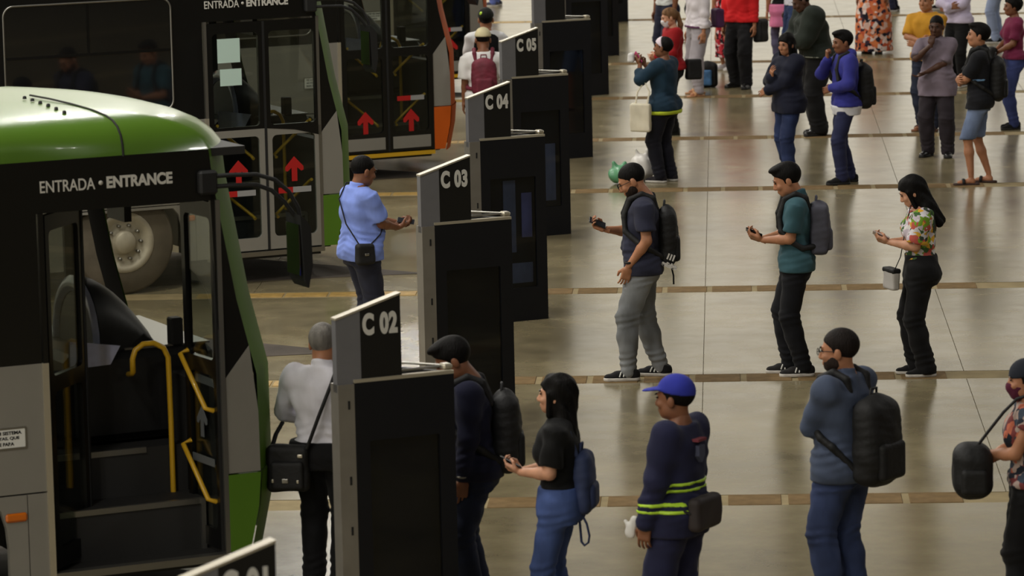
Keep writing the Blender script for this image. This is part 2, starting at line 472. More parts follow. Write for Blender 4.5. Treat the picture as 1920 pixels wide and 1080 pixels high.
M_green_matte = mat('nose_green', (84, 120, 36), 0.55, spec=0.15, vary=0.06, vscale=2)
M_orange_matte = mat('nose_orange', (200, 92, 28), 0.6, spec=0.12, vary=0.06, vscale=2)
def make_bus(p0, jamb_s, body_m, style, label, length=7.0, details=True):
    o = Vector(p0) + U * jamb_s
    bus = empty('bus', o, ANG)
    tag(bus, label, 'bus', 'city buses parked nose-in at the bays')
    L = -length; nose_m = M_green_matte if body_m is M_green else M_orange_matte
    # roof: stack of plan outlines
    lv = [(2.87, 0, .44), (2.93, .006, .39), (2.99, .022, .31), (3.04, .055, .20), (3.075, .105, .08), (3.10, .18, -.04), (3.125, .34, -.22), (3.145, .56, -.48), (3.16, .8, -.80), (3.168, 1.04, -1.1)]
    P = []
    for z, ins, cf in lv:
        hw = 1.25 - ins; B = 0.38 * hw / 1.25; cf = cf - 0.12
        row = [(L, 1.25 - hw, z)] + [(x, 1.25 - hw, z) for x in (-5, -3, -2, -1.3)]
        for k in range(25):
            t = -1 + 2 * k / 24; row.append((cf - B * abs(t) ** 2.6, 1.25 + hw * t, z))
        row += [(x, 1.25 + hw, z) for x in (-1.3, -2, -3, -5)] + [(L, 1.25 + hw, z)]
        P.append(row)
    mb = MB().grid(P); mb.add(P[-1], [tuple(range(len(P[-1])))], True)
    roof = mb.build('roof_shell', body_m, bus)
    def sec(x):      # cross-section of the roof at x
        pts = [(x, -0.004, 2.865)]
        for z, ins, cf in lv:
            pts.append((x - ins * 0.22, ins - 0.003, z + 0.003))
        return pts
    MB().tube(sec(-0.62), 0.007, 6).build('roof_seam', M_rubber, roof)
    for k in range(6):
        t = 0.30 + 0.12 * k
        MB().lathe([(0.0, 0.02), (0.012, 0.016), (0.014, 0.0)], 8, c=(-0.86 - 0.08 * t, t, float(np.interp(t, [v[1] for v in lv], [v[0] for v in lv])))).build('roof_screw', M_rubber, roof)
    MB().lathe([(0.0, 0.12), (0.08, 0.11), (0.13, 0.07), (0.15, 0.0)], 20, c=(-1.34, 1.05, 3.165)).build('roof_vent', body_m, bus)
    # front shell
    zs = [0.3, 0.45, 0.6, 0.82, 1.0, 1.2, 1.43, 1.6, 1.75, 1.915, 2.1, 2.3, 2.5, 2.65, 2.87]
    def fpt(z, t, off=0.0):
        return (xs_of(z) + 0.38 - 0.38 * abs(t) ** 2.6 + off, 1.25 + 1.25 * t, z)
    def patch(z_list, t0, t1, n):
        return [[fpt(z, t0 + (t1 - t0) * k / n) for k in range(n + 1)] for z in z_list]
    MB().grid(patch([z for z in zs if z >= 0.82], -1, -0.66, 8)).build('front_corner', nose_m, bus)
    MB().grid(patch([z for z in zs if z >= 0.82], 0.92, 1, 6)).build('front_corner', nose_m, bus)
    for t0, t1 in ((-0.97, -0.66), (0.90, 0.985)):
        MB().grid([[(x - 0.035, y, z) for x, y, z in row] for row in patch([z for z in zs if z >= 0.82], t0, t1, 6)]).build('pillar_lining', M_inner, bus)
    MB().grid(patch([0.82, 1.0, 1.2], -0.66, 0.92, 14)).build('front_panel', nose_m, bus)
    bump = [[(fpt(z, -1 + 2 * k / 24)[0] + 0.015, fpt(z, -1 + 2 * k / 24)[1], z) for k in range(25)] for z in (0.3, 0.45, 0.6, 0.815)]
    MB().grid(bump).build('bumper', nose_m, bus)
    MB().grid(patch([1.2, 1.43, 1.6, 1.75, 1.915, 2.1, 2.3, 2.5], -0.66, 0.92, 16)).build('windshield', M_glass_hazy, bus)
    MB().grid(patch([2.5, 2.65, 2.87], -0.66, 0.92, 14)).build('destination_header', M_black, bus)
    # side, ahead of the door
    zz_ = [1.62, 1.7, 1.8, 1.915, 2.1, 2.3, 2.45]
    MB().poly([(0.0, 1.42)] + [(xs_of(1.62), 1.62)] + [(xs_of(z), z) for z in zz_[1:]] + [(-0.03, 2.6), (-0.06, 2.6)] + [(-0.02, 1.45)], 0.0, 0.03).build('front_quarter_black', M_black, bus)
    MB().poly([(0.0, 0.82), (xs_of(0.82), 0.82), (xs_of(1.2), 1.2), (xs_of(1.62), 1.62), (0.0, 1.42)], -0.004, 0.03).build('front_quarter_grey', M_busgrey, bus)
    MB().poly([(0.0, 0.32), (xs_of(0.32), 0.32), (xs_of(0.6), 0.6), (xs_of(0.81), 0.81), (0.0, 0.81)], -0.012, 0.03).build('front_quarter_lower', nose_m, bus)
    # header with lettering
    MB().poly([(L, 2.55), (-0.03, 2.55), (-0.06, 2.87), (L, 2.87)], 0.0, 0.04).build('header_band', M_black, bus)
    link_mesh('lettering', fit_text('ENTRADA', 0.355, 0.072, 0.0008), M_letter, bus, (-1.165, -0.004, 2.675), (R(90), 0, 0))
    MB().lathe([(0.0, 0.0), (0.014, 0.0), (0.014, -0.004)], 12, 'y', (-0.772, -0.004, 2.711)).build('lettering', M_letter, bus)
    link_mesh('lettering', fit_text('ENTRANCE', 0.43, 0.074, 0.0042), M_letter, bus, (-0.735, -0.004, 2.674), (R(90), 0, 0))
    # door surround
    MB().box(-0.03, 0.0, -0.012, 0.05, 0.3, 2.55).build('door_post', M_alu if style != 'black' else M_black, bus)
    MB().box(-1.185, -1.155, -0.012, 0.05, 1.63, 2.55).build('door_post', M_alu if style == 'grey' else M_black, bus)
    MB().box(-1.195, -1.155, -0.016, 0.05, 0.25, 1.63).build('door_trim', M_bright, bus)
    MB().box(-1.155, -0.0, -0.02, 0.06, 0.27, 0.315).build('door_sill', M_yellow if style == 'black' else M_alu, bus)
    # side behind the door
    sx = -1.195
    MB().box(L, sx, 0.0, 0.04, 1.63, 2.55).build('side_black', M_black, bus)
    MB().box(L, sx, -0.004, 0.04, 0.835, 1.63).build('side_grey', M_busgrey, bus)
    ac, ar, az = -2.02, 0.57, 0.50
    pts = [(sx, 0.28), (sx, 0.825), (L, 0.825), (L, 0.28)]
    for k in range(0, 17):
        a = math.pi - math.pi * k / 16 * 1.0; pts.append((ac + ar * math.cos(a), max(0.28, az + ar * math.sin(a))))
    arch = [(ac + ar * math.cos(math.pi - math.pi * k / 16), min(0.8, az + 0.62 * math.sin(math.pi - math.pi * k / 16))) for k in range(17)]
    MB().poly([(sx - 0.13, 0.28), (sx - 0.13, 0.825), (L, 0.825), (L, 0.28), (ac - ar, 0.28)] + arch + [(ac + ar, 0.28)], -0.004, 0.04).build('skirt_panel', M_busgrey, bus)
    MB().box(sx - 0.124, sx, -0.004, 0.04, 0.28, 0.825).build('skirt_panel', M_busgrey, bus)
    pl = MB().box(-1.62, -1.32, -0.009, -0.003, 1.125, 1.245).build('notice_plate', M_white, bus)
    MB().ring((-1.628, -1.312, 1.117, 1.253), (-1.617, -1.323, 1.128, 1.242), 0.006, 0.004, -0.011, -0.004).build('plate_edge', M_alu, pl)
    for k_, tx in enumerate(('TE COM SISTEMA', 'AS PORTAS, QUE', 'NDO ELE PARA')):
        link_mesh('lettering', fit_text(tx, (0.25, 0.235, 0.20)[k_], 0.022, 0.0012, 0.001), M_rubber, pl, (-1.595 - 0.0 * k_, -0.0095, 1.209 - 0.034 * k_), (R(90), 0, 0))
    mk = MB().bbox(-1.47, -1.33, -0.022, 0.0, 0.665, 0.72, 0.012).build('marker_light', M_amber, bus)
    # wheel
    wl = empty('wheel', (ac, 0.06, 0.5)); wl.parent = bus
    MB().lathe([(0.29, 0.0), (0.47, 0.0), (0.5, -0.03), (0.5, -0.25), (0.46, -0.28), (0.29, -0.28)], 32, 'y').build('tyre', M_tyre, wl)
    MB().lathe([(0.0, 0.03), (0.09, 0.03), (0.11, 0.0), (0.12, -0.06), (0.2, -0.05), (0.24, -0.01), (0.29, 0.005), (0.3, -0.03)], 32, 'y').build('rim', M_hub, wl)
    for k in range(10):
        a = 2 * math.pi * k / 10
        MB().lathe([(0.0, 0.0), (0.016, 0.0), (0.016, -0.05)], 8, 'y', (0.165 * math.cos(a), -0.002, 0.165 * math.sin(a))).build('lug_nut', M_alu, wl)
    # side windows with frames
    for k in range(3):
        x1 = -1.51 - k * 1.85; x0 = x1 - 1.66
        if x0 < L + 0.1: break
        w = MB().poly(rrect(x0, x1, 1.74, 2.80, 0.10, 7), -0.010, 0.0).build('side_window', M_tint, bus)
        MB().tube([(x, -0.012, z) for x, z in rrect(x0, x1, 1.74, 2.80, 0.10, 7)] + [(x1, -0.012, 2.7)], 0.010, 6).build('window_seal', M_alu, w)
        MB().box(x0 + 0.02, x1 - 0.02, -0.016, -0.008, 2.30, 2.325).build('window_rail', M_black, w)
        MB().box((x0 + x1) / 2 - 0.012, (x0 + x1) / 2 + 0.012, -0.015, -0.008, 2.32, 2.78).build('window_rail', M_black, w)
    # far side, rear, floor, interior
    MB().box(L, 0.0, 2.46, 2.5, 0.28, 1.45).build('far_side', M_inner, bus)
    MB().box(L, -0.05, 2.46, 2.5, 2.58, 2.87).build('far_header', M_inner, bus)
    for x in (-0.12, -1.35, -3.0, -4.7, L + 0.1):
        MB().box(x - 0.04, x + 0.04, 2.45, 2.49, 1.45, 2.58).build('far_pillar', M_inner, bus)
    MB().box(L, -0.1, 2.47, 2.48, 1.45, 2.58).build('far_window', M_glass_hazy, bus)
    MB().box(L, L + 0.04, 0.0, 2.5, 0.3, 2.87).build('rear_wall', body_m, bus)
    MB().box(L, 0.2, 0.04, 2.46, 2.82, 2.87).build('inner_ceiling', M_inner, bus)
    MB().box(L, -1.16, 0.04, 2.46, 0.86, 0.92).build('bus_floor', M_inner, bus)
    MB().box(-1.16, 0.2, 0.86, 2.46, 0.3, 0.92).build('bus_floor', M_inner, bus)
    MB().box(-1.16, -0.02, 0.04, 0.9, 0.24, 0.30).build('stair_floor', M_inner, bus)
    for k, (y, z) in enumerate([(0.30, 0.62), (0.62, 0.92)]):
        st = MB().box(-1.16, -0.03, y, y + 0.34, 0.3, z).build('step', M_inner, bus)
        MB().box(-1.15, -0.06 - (0.0 if k == 0 else 0.25), y - 0.012, y + 0.02, z - 0.03, z + 0.006).build('step_edge', M_alu, st)
    MB().box(-0.075, -0.045, 0.28, 0.31, 0.3, 0.62).build('step_post', M_alu, bus)
    MB().box(-0.025, 0.09, 0.05, 0.9, 0.3, 1.35).build('stair_side', M_inner, bus)
    if style != 'open':
        w = 1.155 / 2
        door_leaf(bus, -1.155, 0.01, 0, w, style, 0)
        door_leaf(bus, -1.155 + w, 0.01, 0, w, style, 1)
    else:
        door_leaf(bus, -1.15, 0.04, R(47), 0.56, 'open', 0, 1, False)
        d = door_leaf(bus, -0.045, 0.52, R(-87), 0.50, 'open', 0, -1)
    # driver's place: engine cover and dashboard, instrument pod, seat, wheel
    MB().bbox(-0.72, 0.30, 0.92, 2.3, 0.92, 1.50, 0.05).build('dashboard', M_dash, bus)
    MB().box(-0.30, 0.28, 0.96, 2.25, 1.50, 1.512).build('dash_top', mat('dash_top_grey', (96, 93, 84), 0.3, coat=0.3), bus)
    MB().poly([(-0.70, 1.60), (-0.36, 1.545), (-0.43, 1.43), (-0.70, 1.42)], 0.885, 0.915).build('dash_side_panel', M_sky_lilac, bus)  # lilac colour stands in for sky mirrored in this panel
    MB().bbox(0.02, 0.10, 0.95, 1.05, 1.5, 1.68, 0.01).build('ticket_reader', M_rubber, bus)
    pod = SDFpod(bus)
    MB().bbox(-1.75, -1.25, 1.5, 2.1, 0.92, 1.42, 0.06).build('driver_seat_base', M_dash, bus)
    MB().bbox(-1.86, -1.70, 1.5, 2.1, 1.3, 2.15, 0.06).build('driver_seat_back', M_dash, bus)
    sw = empty('steering_wheel', (-0.98, 1.62, 1.62)); sw.parent = bus; sw.rotation_euler = (0, R(-35), 0)
    MB().tube([(0.22 * math.cos(2 * math.pi * k / 24), 0.22 * math.sin(2 * math.pi * k / 24), 0) for k in range(25)], 0.016, 8, caps=False).build('wheel_rim', M_rubber, sw)
    MB().box(-0.2, 0.2, -0.02, 0.02, -0.012, 0.012).build('spoke', M_rubber, sw)
    MB().tube([(0, 0, 0), (0, 0, -0.3)], 0.035, 10).build('column', M_rubber, sw)
    # handrails of the stair
    MB().tube([(-0.32, 0.86, 1.36), (-0.34, 0.75, 1.38), (-0.385, 0.60, 1.42), (-0.385, 0.60, 1.50), (-0.365, 0.60, 1.555), (-0.31, 0.60, 1.59), (-0.24, 0.60, 1.59), (-0.175, 0.60, 1.555), (-0.145, 0.60, 1.49), (-0.14, 0.60, 1.1), (-0.14, 0.60, 0.61)], 0.018, 10).build('handrail', M_yellow, bus)
    # sun visor and far mirror seen through the glass
    MB().box(-0.15, -0.10, 1.3, 1.62, 2.28, 2.5).build('sun_visor', M_dash, bus)
    # mirror on a bowed arm ahead of the nose
    mir = empty('mirror', (0, 0, 0)); mir.parent = bus
    for dz in (0.0, -0.065):
        s = 1 if dz == 0 else 0.93
        MB().tube([(-0.10, -0.01, 2.70 + dz), (0.06, -0.05, 2.705 + dz), (0.22, -0.08, 2.70 + dz), (0.34 * s, -0.09, 2.66 + dz), (0.43 * s, -0.095, 2.58 + dz), (0.49 * s, -0.095, 2.47 + dz * 0.5), (0.505, -0.095, 2.38)], 0.014, 8).build('mirror_arm', M_rubber, mir)
    MB().bbox(-0.14, -0.02, -0.05, 0.02, 2.59, 2.74, 0.015).build('mirror_mount', M_rubber, mir)
    MB().poly([(0.455, 2.44), (0.50, 2.40), (0.525, 2.36), (0.53, 2.12), (0.50, 1.98), (0.475, 2.02), (0.465, 2.25)], -0.21, 0.03).build('mirror_shell', M_rubber, mir)
    MB().box(0.448, 0.456, -0.19, 0.01, 2.06, 2.38).build('mirror_glass', M_tint, mir)
    return bus

def SDFpod(bus):
    """instrument pod: swept hood with a curved face painted in pale sky reflection, towards the driver"""
    pod = empty('instrument_pod', (0, 0, 0)); pod.parent = bus
    P = []
    for i in range(9):
        t = i / 8; x = -0.47 + 0.44 * t
        h = 0.46 * (1 - t ** 1.7) ** 0.75; w = 0.44 * (1 - 0.25 * t)
        P.append([(x, 1.38 - w * math.cos(math.pi * k / 14), 1.49 + h * math.sin(math.pi * k / 14) ** 0.8) for k in range(15)])
    MB().grid(P).build('pod_hood', M_dash, pod)
    P = []
    for i in range(5):
        s = 1.0 - 0.22 * i / 4
        P.append([(-0.475 - 0.03 * math.sin(math.pi * i / 4), 1.38 - 0.44 * s * math.cos(math.pi * k / 14), 1.49 + 0.46 * s * math.sin(math.pi * k / 14) ** 0.8) for k in range(15)])
    MB().grid(P).build('pod_face', M_sky_lilac, pod)
    MB().poly([(1.38 + 0.34 * math.cos(math.pi * k / 14), 1.49 + 0.355 * math.sin(math.pi * k / 14)) for k in range(15)], 0.475, 0.45).build('pod_dials', M_dash, pod, (0, 0, 0), (0, 0, R(90)))
    return pod

make_bus((-3.657, 25.21, 0), 0.578, M_green, 'open', 'green and black city bus in the foreground with its front door open', 6.0)
make_bus((-4.24, 39.6, 0), 0.38, M_green, 'grey', 'green and grey city bus with closed grey doors bearing red arrows', 7.0)
make_bus((-3.811, 47.78, 0), 0.476, M_orange, 'black', 'dark city bus with an orange nose and black doors', 6.0)
make_bus((-3.95, 57.2, 0), 0.476, M_orange, 'black', 'farthest bus, mostly hidden behind the man in a pale cap', 6.0)

# ------------------------------------------------------------------ bay totems
M_tfront = mat('totem_charcoal', (15, 16, 20), 0.5, spec=0.3, coat=0.0, vary=0.1)
M_tgrey = mat('totem_grey', (120, 120, 124), 0.4, metal=0.3, vary=0.06)
M_tpost = mat('totem_post', (142, 138, 130), 0.35, metal=0.5, vary=0.08)
M_tblack = mat('sign_black', (14, 14, 14), 0.4)
M_tglass = glass_mat('totem_glass', (0.62, 0.65, 0.7), ior=1.45, rough=0.04)
M_tback = mat('totem_backboard', (16, 18, 26), 0.6)
M_pale_panel = mat('pale_panel', (128, 136, 158), 0.7, vary=0.3, vscale=7, stretch=(1, 1, 0.4))
M_lilac_panel = mat('lilac_panel', (140, 140, 190), 0.7, vary=0.2, vscale=5)
M_lid = mat('totem_lid', (168, 160, 140), 0.4, metal=0.2)

def make_totem(x, y, num, panels=(), label=''):
    t = empty('bay_totem', (x, y, 0), ANG)
    tag(t, label, 'totem', 'bay totems along the platform edge')
    A, B, Cc = (-0.642, 0.0), (0.0, 0.0), (-0.30, 0.56)
    # front panel: frame round a glass case
    MB().ring((-0.642, 0.0, 0.0, 1.66), (-0.55, -0.10, 0.30, 1.30), 0.004, 0.01, -0.012, 0.03).build('front_frame', M_tfront, t)
    MB().box(-0.56, -0.09, 0.0, 0.008, 0.29, 1.31).build('front_pane', M_tglass, t)
    MB().box(-0.56, -0.09, 0.05, 0.06, 0.29, 1.31).build('backboard', M_tback, t)
    for (x0, x1, z0, z1, k) in panels:  # pale flat rectangles set behind the glass
        MB().box(x0, x1, 0.040, 0.048, z0, z1).build('pale_panel', M_pale_panel if k == 0 else M_lilac_panel, t)
    MB().box(-0.642, 0.0, -0.014, 0.034, 1.652, 1.672).build('top_edge', M_lid, t)
    # corner post with bolts
    MB().box(-0.745, -0.642, -0.012, 0.10, 0.0, 1.648).build('post', M_tpost, t)
    for z in (0.2, 0.75, 1.05, 1.5):
        MB().box(-0.685, -0.672, -0.015, -0.010, z, z + 0.05).build('bolt_slot', M_rubber, t)
    # other two sides
    def wall(p, q, nm, th=0.03):
        p = Vector((*p, 0)); q = Vector((*q, 0)); d = (q - p).normalized(); n_ = Vector((-d.y, d.x, 0)) * th
        MB().prism([(p.x, p.y), (q.x, q.y), (q.x + n_.x, q.y + n_.y), (p.x + n_.x, p.y + n_.y)], 0.0, 1.66).build(nm, M_tfront, t)
    wall((0.0, 0.03), Cc, 'side_panel'); wall(Cc, (-0.70, 0.08), 'side_panel')
    MB().prism([(-0.64, 0.03), (-0.03, 0.03), (-0.30, 0.53)], 1.60, 1.615).build('lid', M_lid, t)
    rods = MB().tube([(-0.33, 0.50, 1.69), (-0.01, 0.06, 1.69)], 0.008, 6); rods.tube([(-0.60, 0.06, 1.69), (-0.04, 0.06, 1.69)], 0.008, 6)
    rods.build('top_rod', M_alu, t)
    MB().bbox(-0.05, 0.012, 0.02, 0.10, 1.672, 1.705, 0.01).build('rod_clamp', M_bright, t)
    # flat sign board with slanted top: grey edge strip and black face
    zt = lambda x: 2.15 + 0.29 * (x + 0.33)
    MB().poly([(-0.745, 1.60), (-0.59, 1.60), (-0.59, zt(-0.59)), (-0.745, zt(-0.745))], 0.0, 0.06).build('sign_edge', M_tgrey, t)
    MB().poly([(-0.59, 1.60), (-0.33, 1.60), (-0.33, zt(-0.33)), (-0.59, zt(-0.59))], 0.0, 0.06).build('sign_face', M_tblack, t)
    MB().poly([(-0.748, zt(-0.748)), (-0.327, zt(-0.327)), (-0.327, zt(-0.327) + 0.012), (-0.748, zt(-0.748) + 0.012)], -0.004, 0.064).build('sign_cap', M_lid, t)
    if num:
        me = text_mesh('C ' + num, 0.165, 0.0085, 0.62, spacing=1.12)
        link_mesh('lettering', me, M_letter, t, (-0.575, -0.003, 1.935), (R(90), 0, 0))
    return t

make_totem(-1.62, 17.15, '01', label='only the slanted top of totem C 01 at the bottom edge')
make_totem(-1.636, 24.22, '02', label='nearest full totem, C 02, before the man in the navy sweater')
make_totem(-1.645, 31.28, '03', label='totem C 03 right of the man in the light blue shirt')
make_totem(-1.63, 37.02, '04', [(-0.40, -0.28, 0.62, 1.27, 0), (-0.22, -0.12, 0.75, 1.15, 1), (-0.5, -0.12, 0.34, 0.52, 0)], label='totem C 04 with pale posters behind its glass')
make_totem(-1.63, 42.78, '05', [(-0.36, -0.14, 0.36, 0.95, 0)], label='totem C 05 right of the man with the maroon backpack')
make_totem(-1.614, 49.75, '06', [(-0.42, -0.30, 0.5, 0.75, 0)], label='totem behind C 05 whose number the top edge cuts')
make_totem(-1.62, 57.3, '07', label='dark totem just beyond C 06, its sign out of view')
make_totem(-1.62, 63.3, '08', label='next to last totem in the receding row')
make_totem(-1.62, 69.6, '09', label='farthest small totem of the receding row')

# ------------------------------------------------------------------ figure modelling: distance fields turned into skins
def smin(a, b, k):
    h = np.clip(0.5 + 0.5 * (b - a) / k, 0, 1)
    return b + (a - b) * h - k * h * (1 - h)

class Field:
    def __init__(s, lo, hi, h):
        s.h = h; s.lo = np.array(lo, np.float32)
        n = np.ceil((np.array(hi) - np.array(lo)) / h).astype(int) + 1
        s.ax = [(s.lo[i] + h * np.arange(n[i])).astype(np.float32) for i in range(3)]
        s.F = np.full(n, 9.0, np.float32)
    def sub(s, lo, hi):
        sl = []
        for i in range(3):
            a = int(np.clip(math.floor((lo[i] - s.lo[i]) / s.h), 0, len(s.ax[i]) - 1)); b = int(np.clip(math.ceil((hi[i] - s.lo[i]) / s.h) + 1, a + 1, len(s.ax[i])))
            sl.append(slice(a, b))
        return tuple(sl), s.ax[0][sl[0]][:, None, None], s.ax[1][sl[1]][None, :, None], s.ax[2][sl[2]][None, None, :]
    def put(s, sl, d, k, op):
        if op == 'add': s.F[sl] = smin(s.F[sl], d, k) if k else np.minimum(s.F[sl], d)
        else: s.F[sl] = -smin(-s.F[sl], d, k) if k else np.maximum(s.F[sl], -d)
    def cone(s, a, b, ra, rb=None, k=0.02, op='add', flat=None, cap=False):
        """tapered capsule; flat=(axis, factor) squashes it; cap cuts its ends square"""
        rb = ra if rb is None else rb
        a = np.array(a, np.float32); b = np.array(b, np.float32); rm = max(ra, rb); mg = rm + k + 3 * s.h
        sl, X, Y, Z = s.sub(np.minimum(a, b) - mg, np.maximum(a, b) + mg)
        ba = b - a; L2 = float(ba @ ba) + 1e-9; L = math.sqrt(L2)
        px, py, pz = X - a[0], Y - a[1], Z - a[2]
        t0 = (px * ba[0] + py * ba[1] + pz * ba[2]) / L2
        t = np.clip(t0, 0, 1)
        vx, vy, vz = px - t * ba[0], py - t * ba[1], pz - t * ba[2]
        if cap:
            vx, vy, vz = px - t0 * ba[0], py - t0 * ba[1], pz - t0 * ba[2]
        if flat:
            n, fac = flat; n = np.array(n, np.float32); n = n / np.linalg.norm(n)
            q = (vx * n[0] + vy * n[1] + vz * n[2]) * (1 / fac - 1)
            vx, vy, vz = vx + n[0] * q, vy + n[1] * q, vz + n[2] * q
        d = np.sqrt(vx * vx + vy * vy + vz * vz) - (ra + (rb - ra) * t)
        if flat: d = d * min(1.0, fac * 1.3)
        if cap: d = np.maximum(d, np.maximum((t0 - 1) * L, -t0 * L))
        s.put(sl, d, k, op); return s
    def ell(s, c, r, k=0.02, op='add', rot=None):
        c = np.array(c, np.float32); mg = max(r) + k + 3 * s.h
        sl, X, Y, Z = s.sub(c - mg, c + mg)
        x, y, z = X - c[0], Y - c[1], Z - c[2]
        if rot is not None:
            m_ = rot; x, y, z = (m_[0][0] * x + m_[1][0] * y + m_[2][0] * z, m_[0][1] * x + m_[1][1] * y + m_[2][1] * z, m_[0][2] * x + m_[1][2] * y + m_[2][2] * z)
        q = np.sqrt((x / r[0]) ** 2 + (y / r[1]) ** 2 + (z / r[2]) ** 2)
        q2 = np.sqrt((x / r[0] ** 2) ** 2 + (y / r[1] ** 2) ** 2 + (z / r[2] ** 2) ** 2) + 1e-6
        s.put(sl, q * (q - 1) / q2, k, op); return s
    def box(s, c, hs, r=0.02, k=0.0, op='add', rot=None):
        c = np.array(c, np.float32); mg = math.sqrt(sum(v * v for v in hs)) + k + 3 * s.h
        sl, X, Y, Z = s.sub(c - mg, c + mg)
        x, y, z = X - c[0], Y - c[1], Z - c[2]
        if rot is not None:
            m_ = rot; x, y, z = (m_[0][0] * x + m_[1][0] * y + m_[2][0] * z, m_[0][1] * x + m_[1][1] * y + m_[2][1] * z, m_[0][2] * x + m_[1][2] * y + m_[2][2] * z)
        qx, qy, qz = abs(x) - hs[0] + r, abs(y) - hs[1] + r, abs(z) - hs[2] + r
        d = np.sqrt(np.maximum(qx, 0) ** 2 + np.maximum(qy, 0) ** 2 + np.maximum(qz, 0) ** 2) + np.minimum(np.maximum(qx, np.maximum(qy, qz)), 0) - r
        s.put(sl, d, k, op); return s
    def loft(s, prof, k=0.03, t=0.0, p=2.3):
        """body of elliptic slices; prof rows = (z, cx, cy, a, b)"""
        prof = np.array(sorted(prof), np.float32); z = s.ax[2]
        cx, cy, a, b = [np.interp(z, prof[:, 0], prof[:, i])[None, None, :] for i in (1, 2, 3, 4)]
        a = a + t; b = b + t
        X = s.ax[0][:, None, None]; Y = s.ax[1][None, :, None]
        d = ((np.abs((X - cx) / a) ** p + np.abs((Y - cy) / b) ** p) ** (1 / p) - 1) * np.minimum(a, b)
        zz_ = z[None, None, :]
        d = np.maximum(d, np.maximum(zz_ - prof[-1, 0] - t, prof[0, 0] - t - zz_))
        s.F = smin(s.F, d.astype(np.float32), k) if k else np.minimum(s.F, d); return s
    def cut(s, n, o):
        """keep the side the normal points away from"""
        X, Y, Z = s.ax[0][:, None, None], s.ax[1][None, :, None], s.ax[2][None, None, :]
        s.F = np.maximum(s.F, (X - o[0]) * n[0] + (Y - o[1]) * n[1] + (Z - o[2]) * n[2]); return s
    def hairline(s, ys, zs):
        """keep what lies above a line drawn over y"""
        L = np.interp(s.ax[1], ys, zs)[None, :, None]
        s.F = np.maximum(s.F, (L - s.ax[2][None, None, :]).astype(np.float32) * .8); return s
    def ripple(s, amp, fx=1.0, seed=0):
        """soft folds"""
        X, Y, Z = s.ax[0][:, None, None], s.ax[1][None, :, None], s.ax[2][None, None, :]
        a = seed * 1.7
        w = np.sin(19 * fx * X + 9 * Z + 4 * np.sin(7 * Z + a) + a) * np.sin(15 * fx * Y - 13 * Z + 3 * np.sin(9 * X + 2 * a)) + 0.6 * np.sin(38 * Z + 14 * fx * X - 11 * fx * Y + 3 * np.sin(11 * X + a))
        s.F = s.F + (amp * w).astype(np.float32); return s
    def creases(s, zc, width, amp, seed=0):
        """horizontal bunching of cloth round a height"""
        X, Y, Z = s.ax[0][:, None, None], s.ax[1][None, :, None], s.ax[2][None, None, :]
        w = np.exp(-((Z - zc) / width) ** 2) * np.sin(115 * Z + 16 * X * math.cos(seed) + 22 * Y + 2.5 * np.sin(20 * X + seed))
        s.F = s.F + (amp * w).astype(np.float32); return s
    def skin(s):
        """surface nets"""
        F = s.F; n = F.shape
        F = F.copy()
        F[0] = np.maximum(F[0], 1e-3); F[-1] = np.maximum(F[-1], 1e-3); F[:, 0] = np.maximum(F[:, 0], 1e-3); F[:, -1] = np.maximum(F[:, -1], 1e-3)
        F[:, :, 0] = np.maximum(F[:, :, 0], 1e-3); F[:, :, -1] = np.maximum(F[:, :, -1], 1e-3)
        S = F < 0
        c = S[:-1, :-1, :-1].astype(np.int8)
        for dx in (0, 1):
            for dy in (0, 1):
                for dz in (0, 1):
                    if dx + dy + dz: c = c + S[dx:n[0] - 1 + dx, dy:n[1] - 1 + dy, dz:n[2] - 1 + dz]
        act = np.argwhere((c > 0) & (c < 8))
        if len(act) == 0: return np.zeros((0, 3), np.float32), np.zeros((0, 4), np.int32)
        idx = np.full((n[0] - 1, n[1] - 1, n[2] - 1), -1, np.int32); idx[act[:, 0], act[:, 1], act[:, 2]] = np.arange(len(act))
        cor = [(i, j, k) for i in (0, 1) for j in (0, 1) for k in (0, 1)]
        val = {q: F[act[:, 0] + q[0], act[:, 1] + q[1], act[:, 2] + q[2]] for q in cor}
        acc = np.zeros((len(act), 3), np.float32); cnt = np.zeros(len(act), np.float32)
        for q in cor:
            for ax in range(3):
                if q[ax] == 0:
                    q2 = list(q); q2[ax] = 1; q2 = tuple(q2)
                    a, b = val[q], val[q2]; m_ = (a < 0) != (b < 0)
                    t = np.where(m_, a / np.where(m_, a - b, 1), 0)
                    for d_ in range(3):
                        acc[:, d_] += np.where(m_, q[d_] + (t if d_ == ax else 0), 0)
                    cnt += m_
        V = s.lo + s.h * (act + acc / cnt[:, None])
        Q = []
        for ax in range(3):
            o1, o2 = (ax + 1) % 3, (ax + 2) % 3
            sa = [slice(None)] * 3; sb = [slice(None)] * 3; sa[ax] = slice(0, n[ax] - 1); sb[ax] = slice(1, n[ax])
            A, B = S[tuple(sa)], S[tuple(sb)]
            e = np.argwhere(A != B)
            e = e[(e[:, o1] > 0) & (e[:, o2] > 0) & (e[:, o1] < n[o1] - 1) & (e[:, o2] < n[o2] - 1)]
            if len(e) == 0: continue
            inside = A[e[:, 0], e[:, 1], e[:, 2]]
            def g(d1, d2):
                q = e.copy(); q[:, o1] -= d1; q[:, o2] -= d2
                return idx[q[:, 0], q[:, 1], q[:, 2]]
            q = np.stack([g(1, 1), g(0, 1), g(0, 0), g(1, 0)], 1)
            q = np.where(inside[:, None], q, q[:, ::-1])
            Q.append(q)
        return V.astype(np.float32), np.concatenate(Q).astype(np.int32)

def join_vq(parts):
    V, Q, o = [], [], 0
    for v, q in parts:
        V.append(v); Q.append(q + o); o += len(v)
    return np.concatenate(V), np.concatenate(Q)

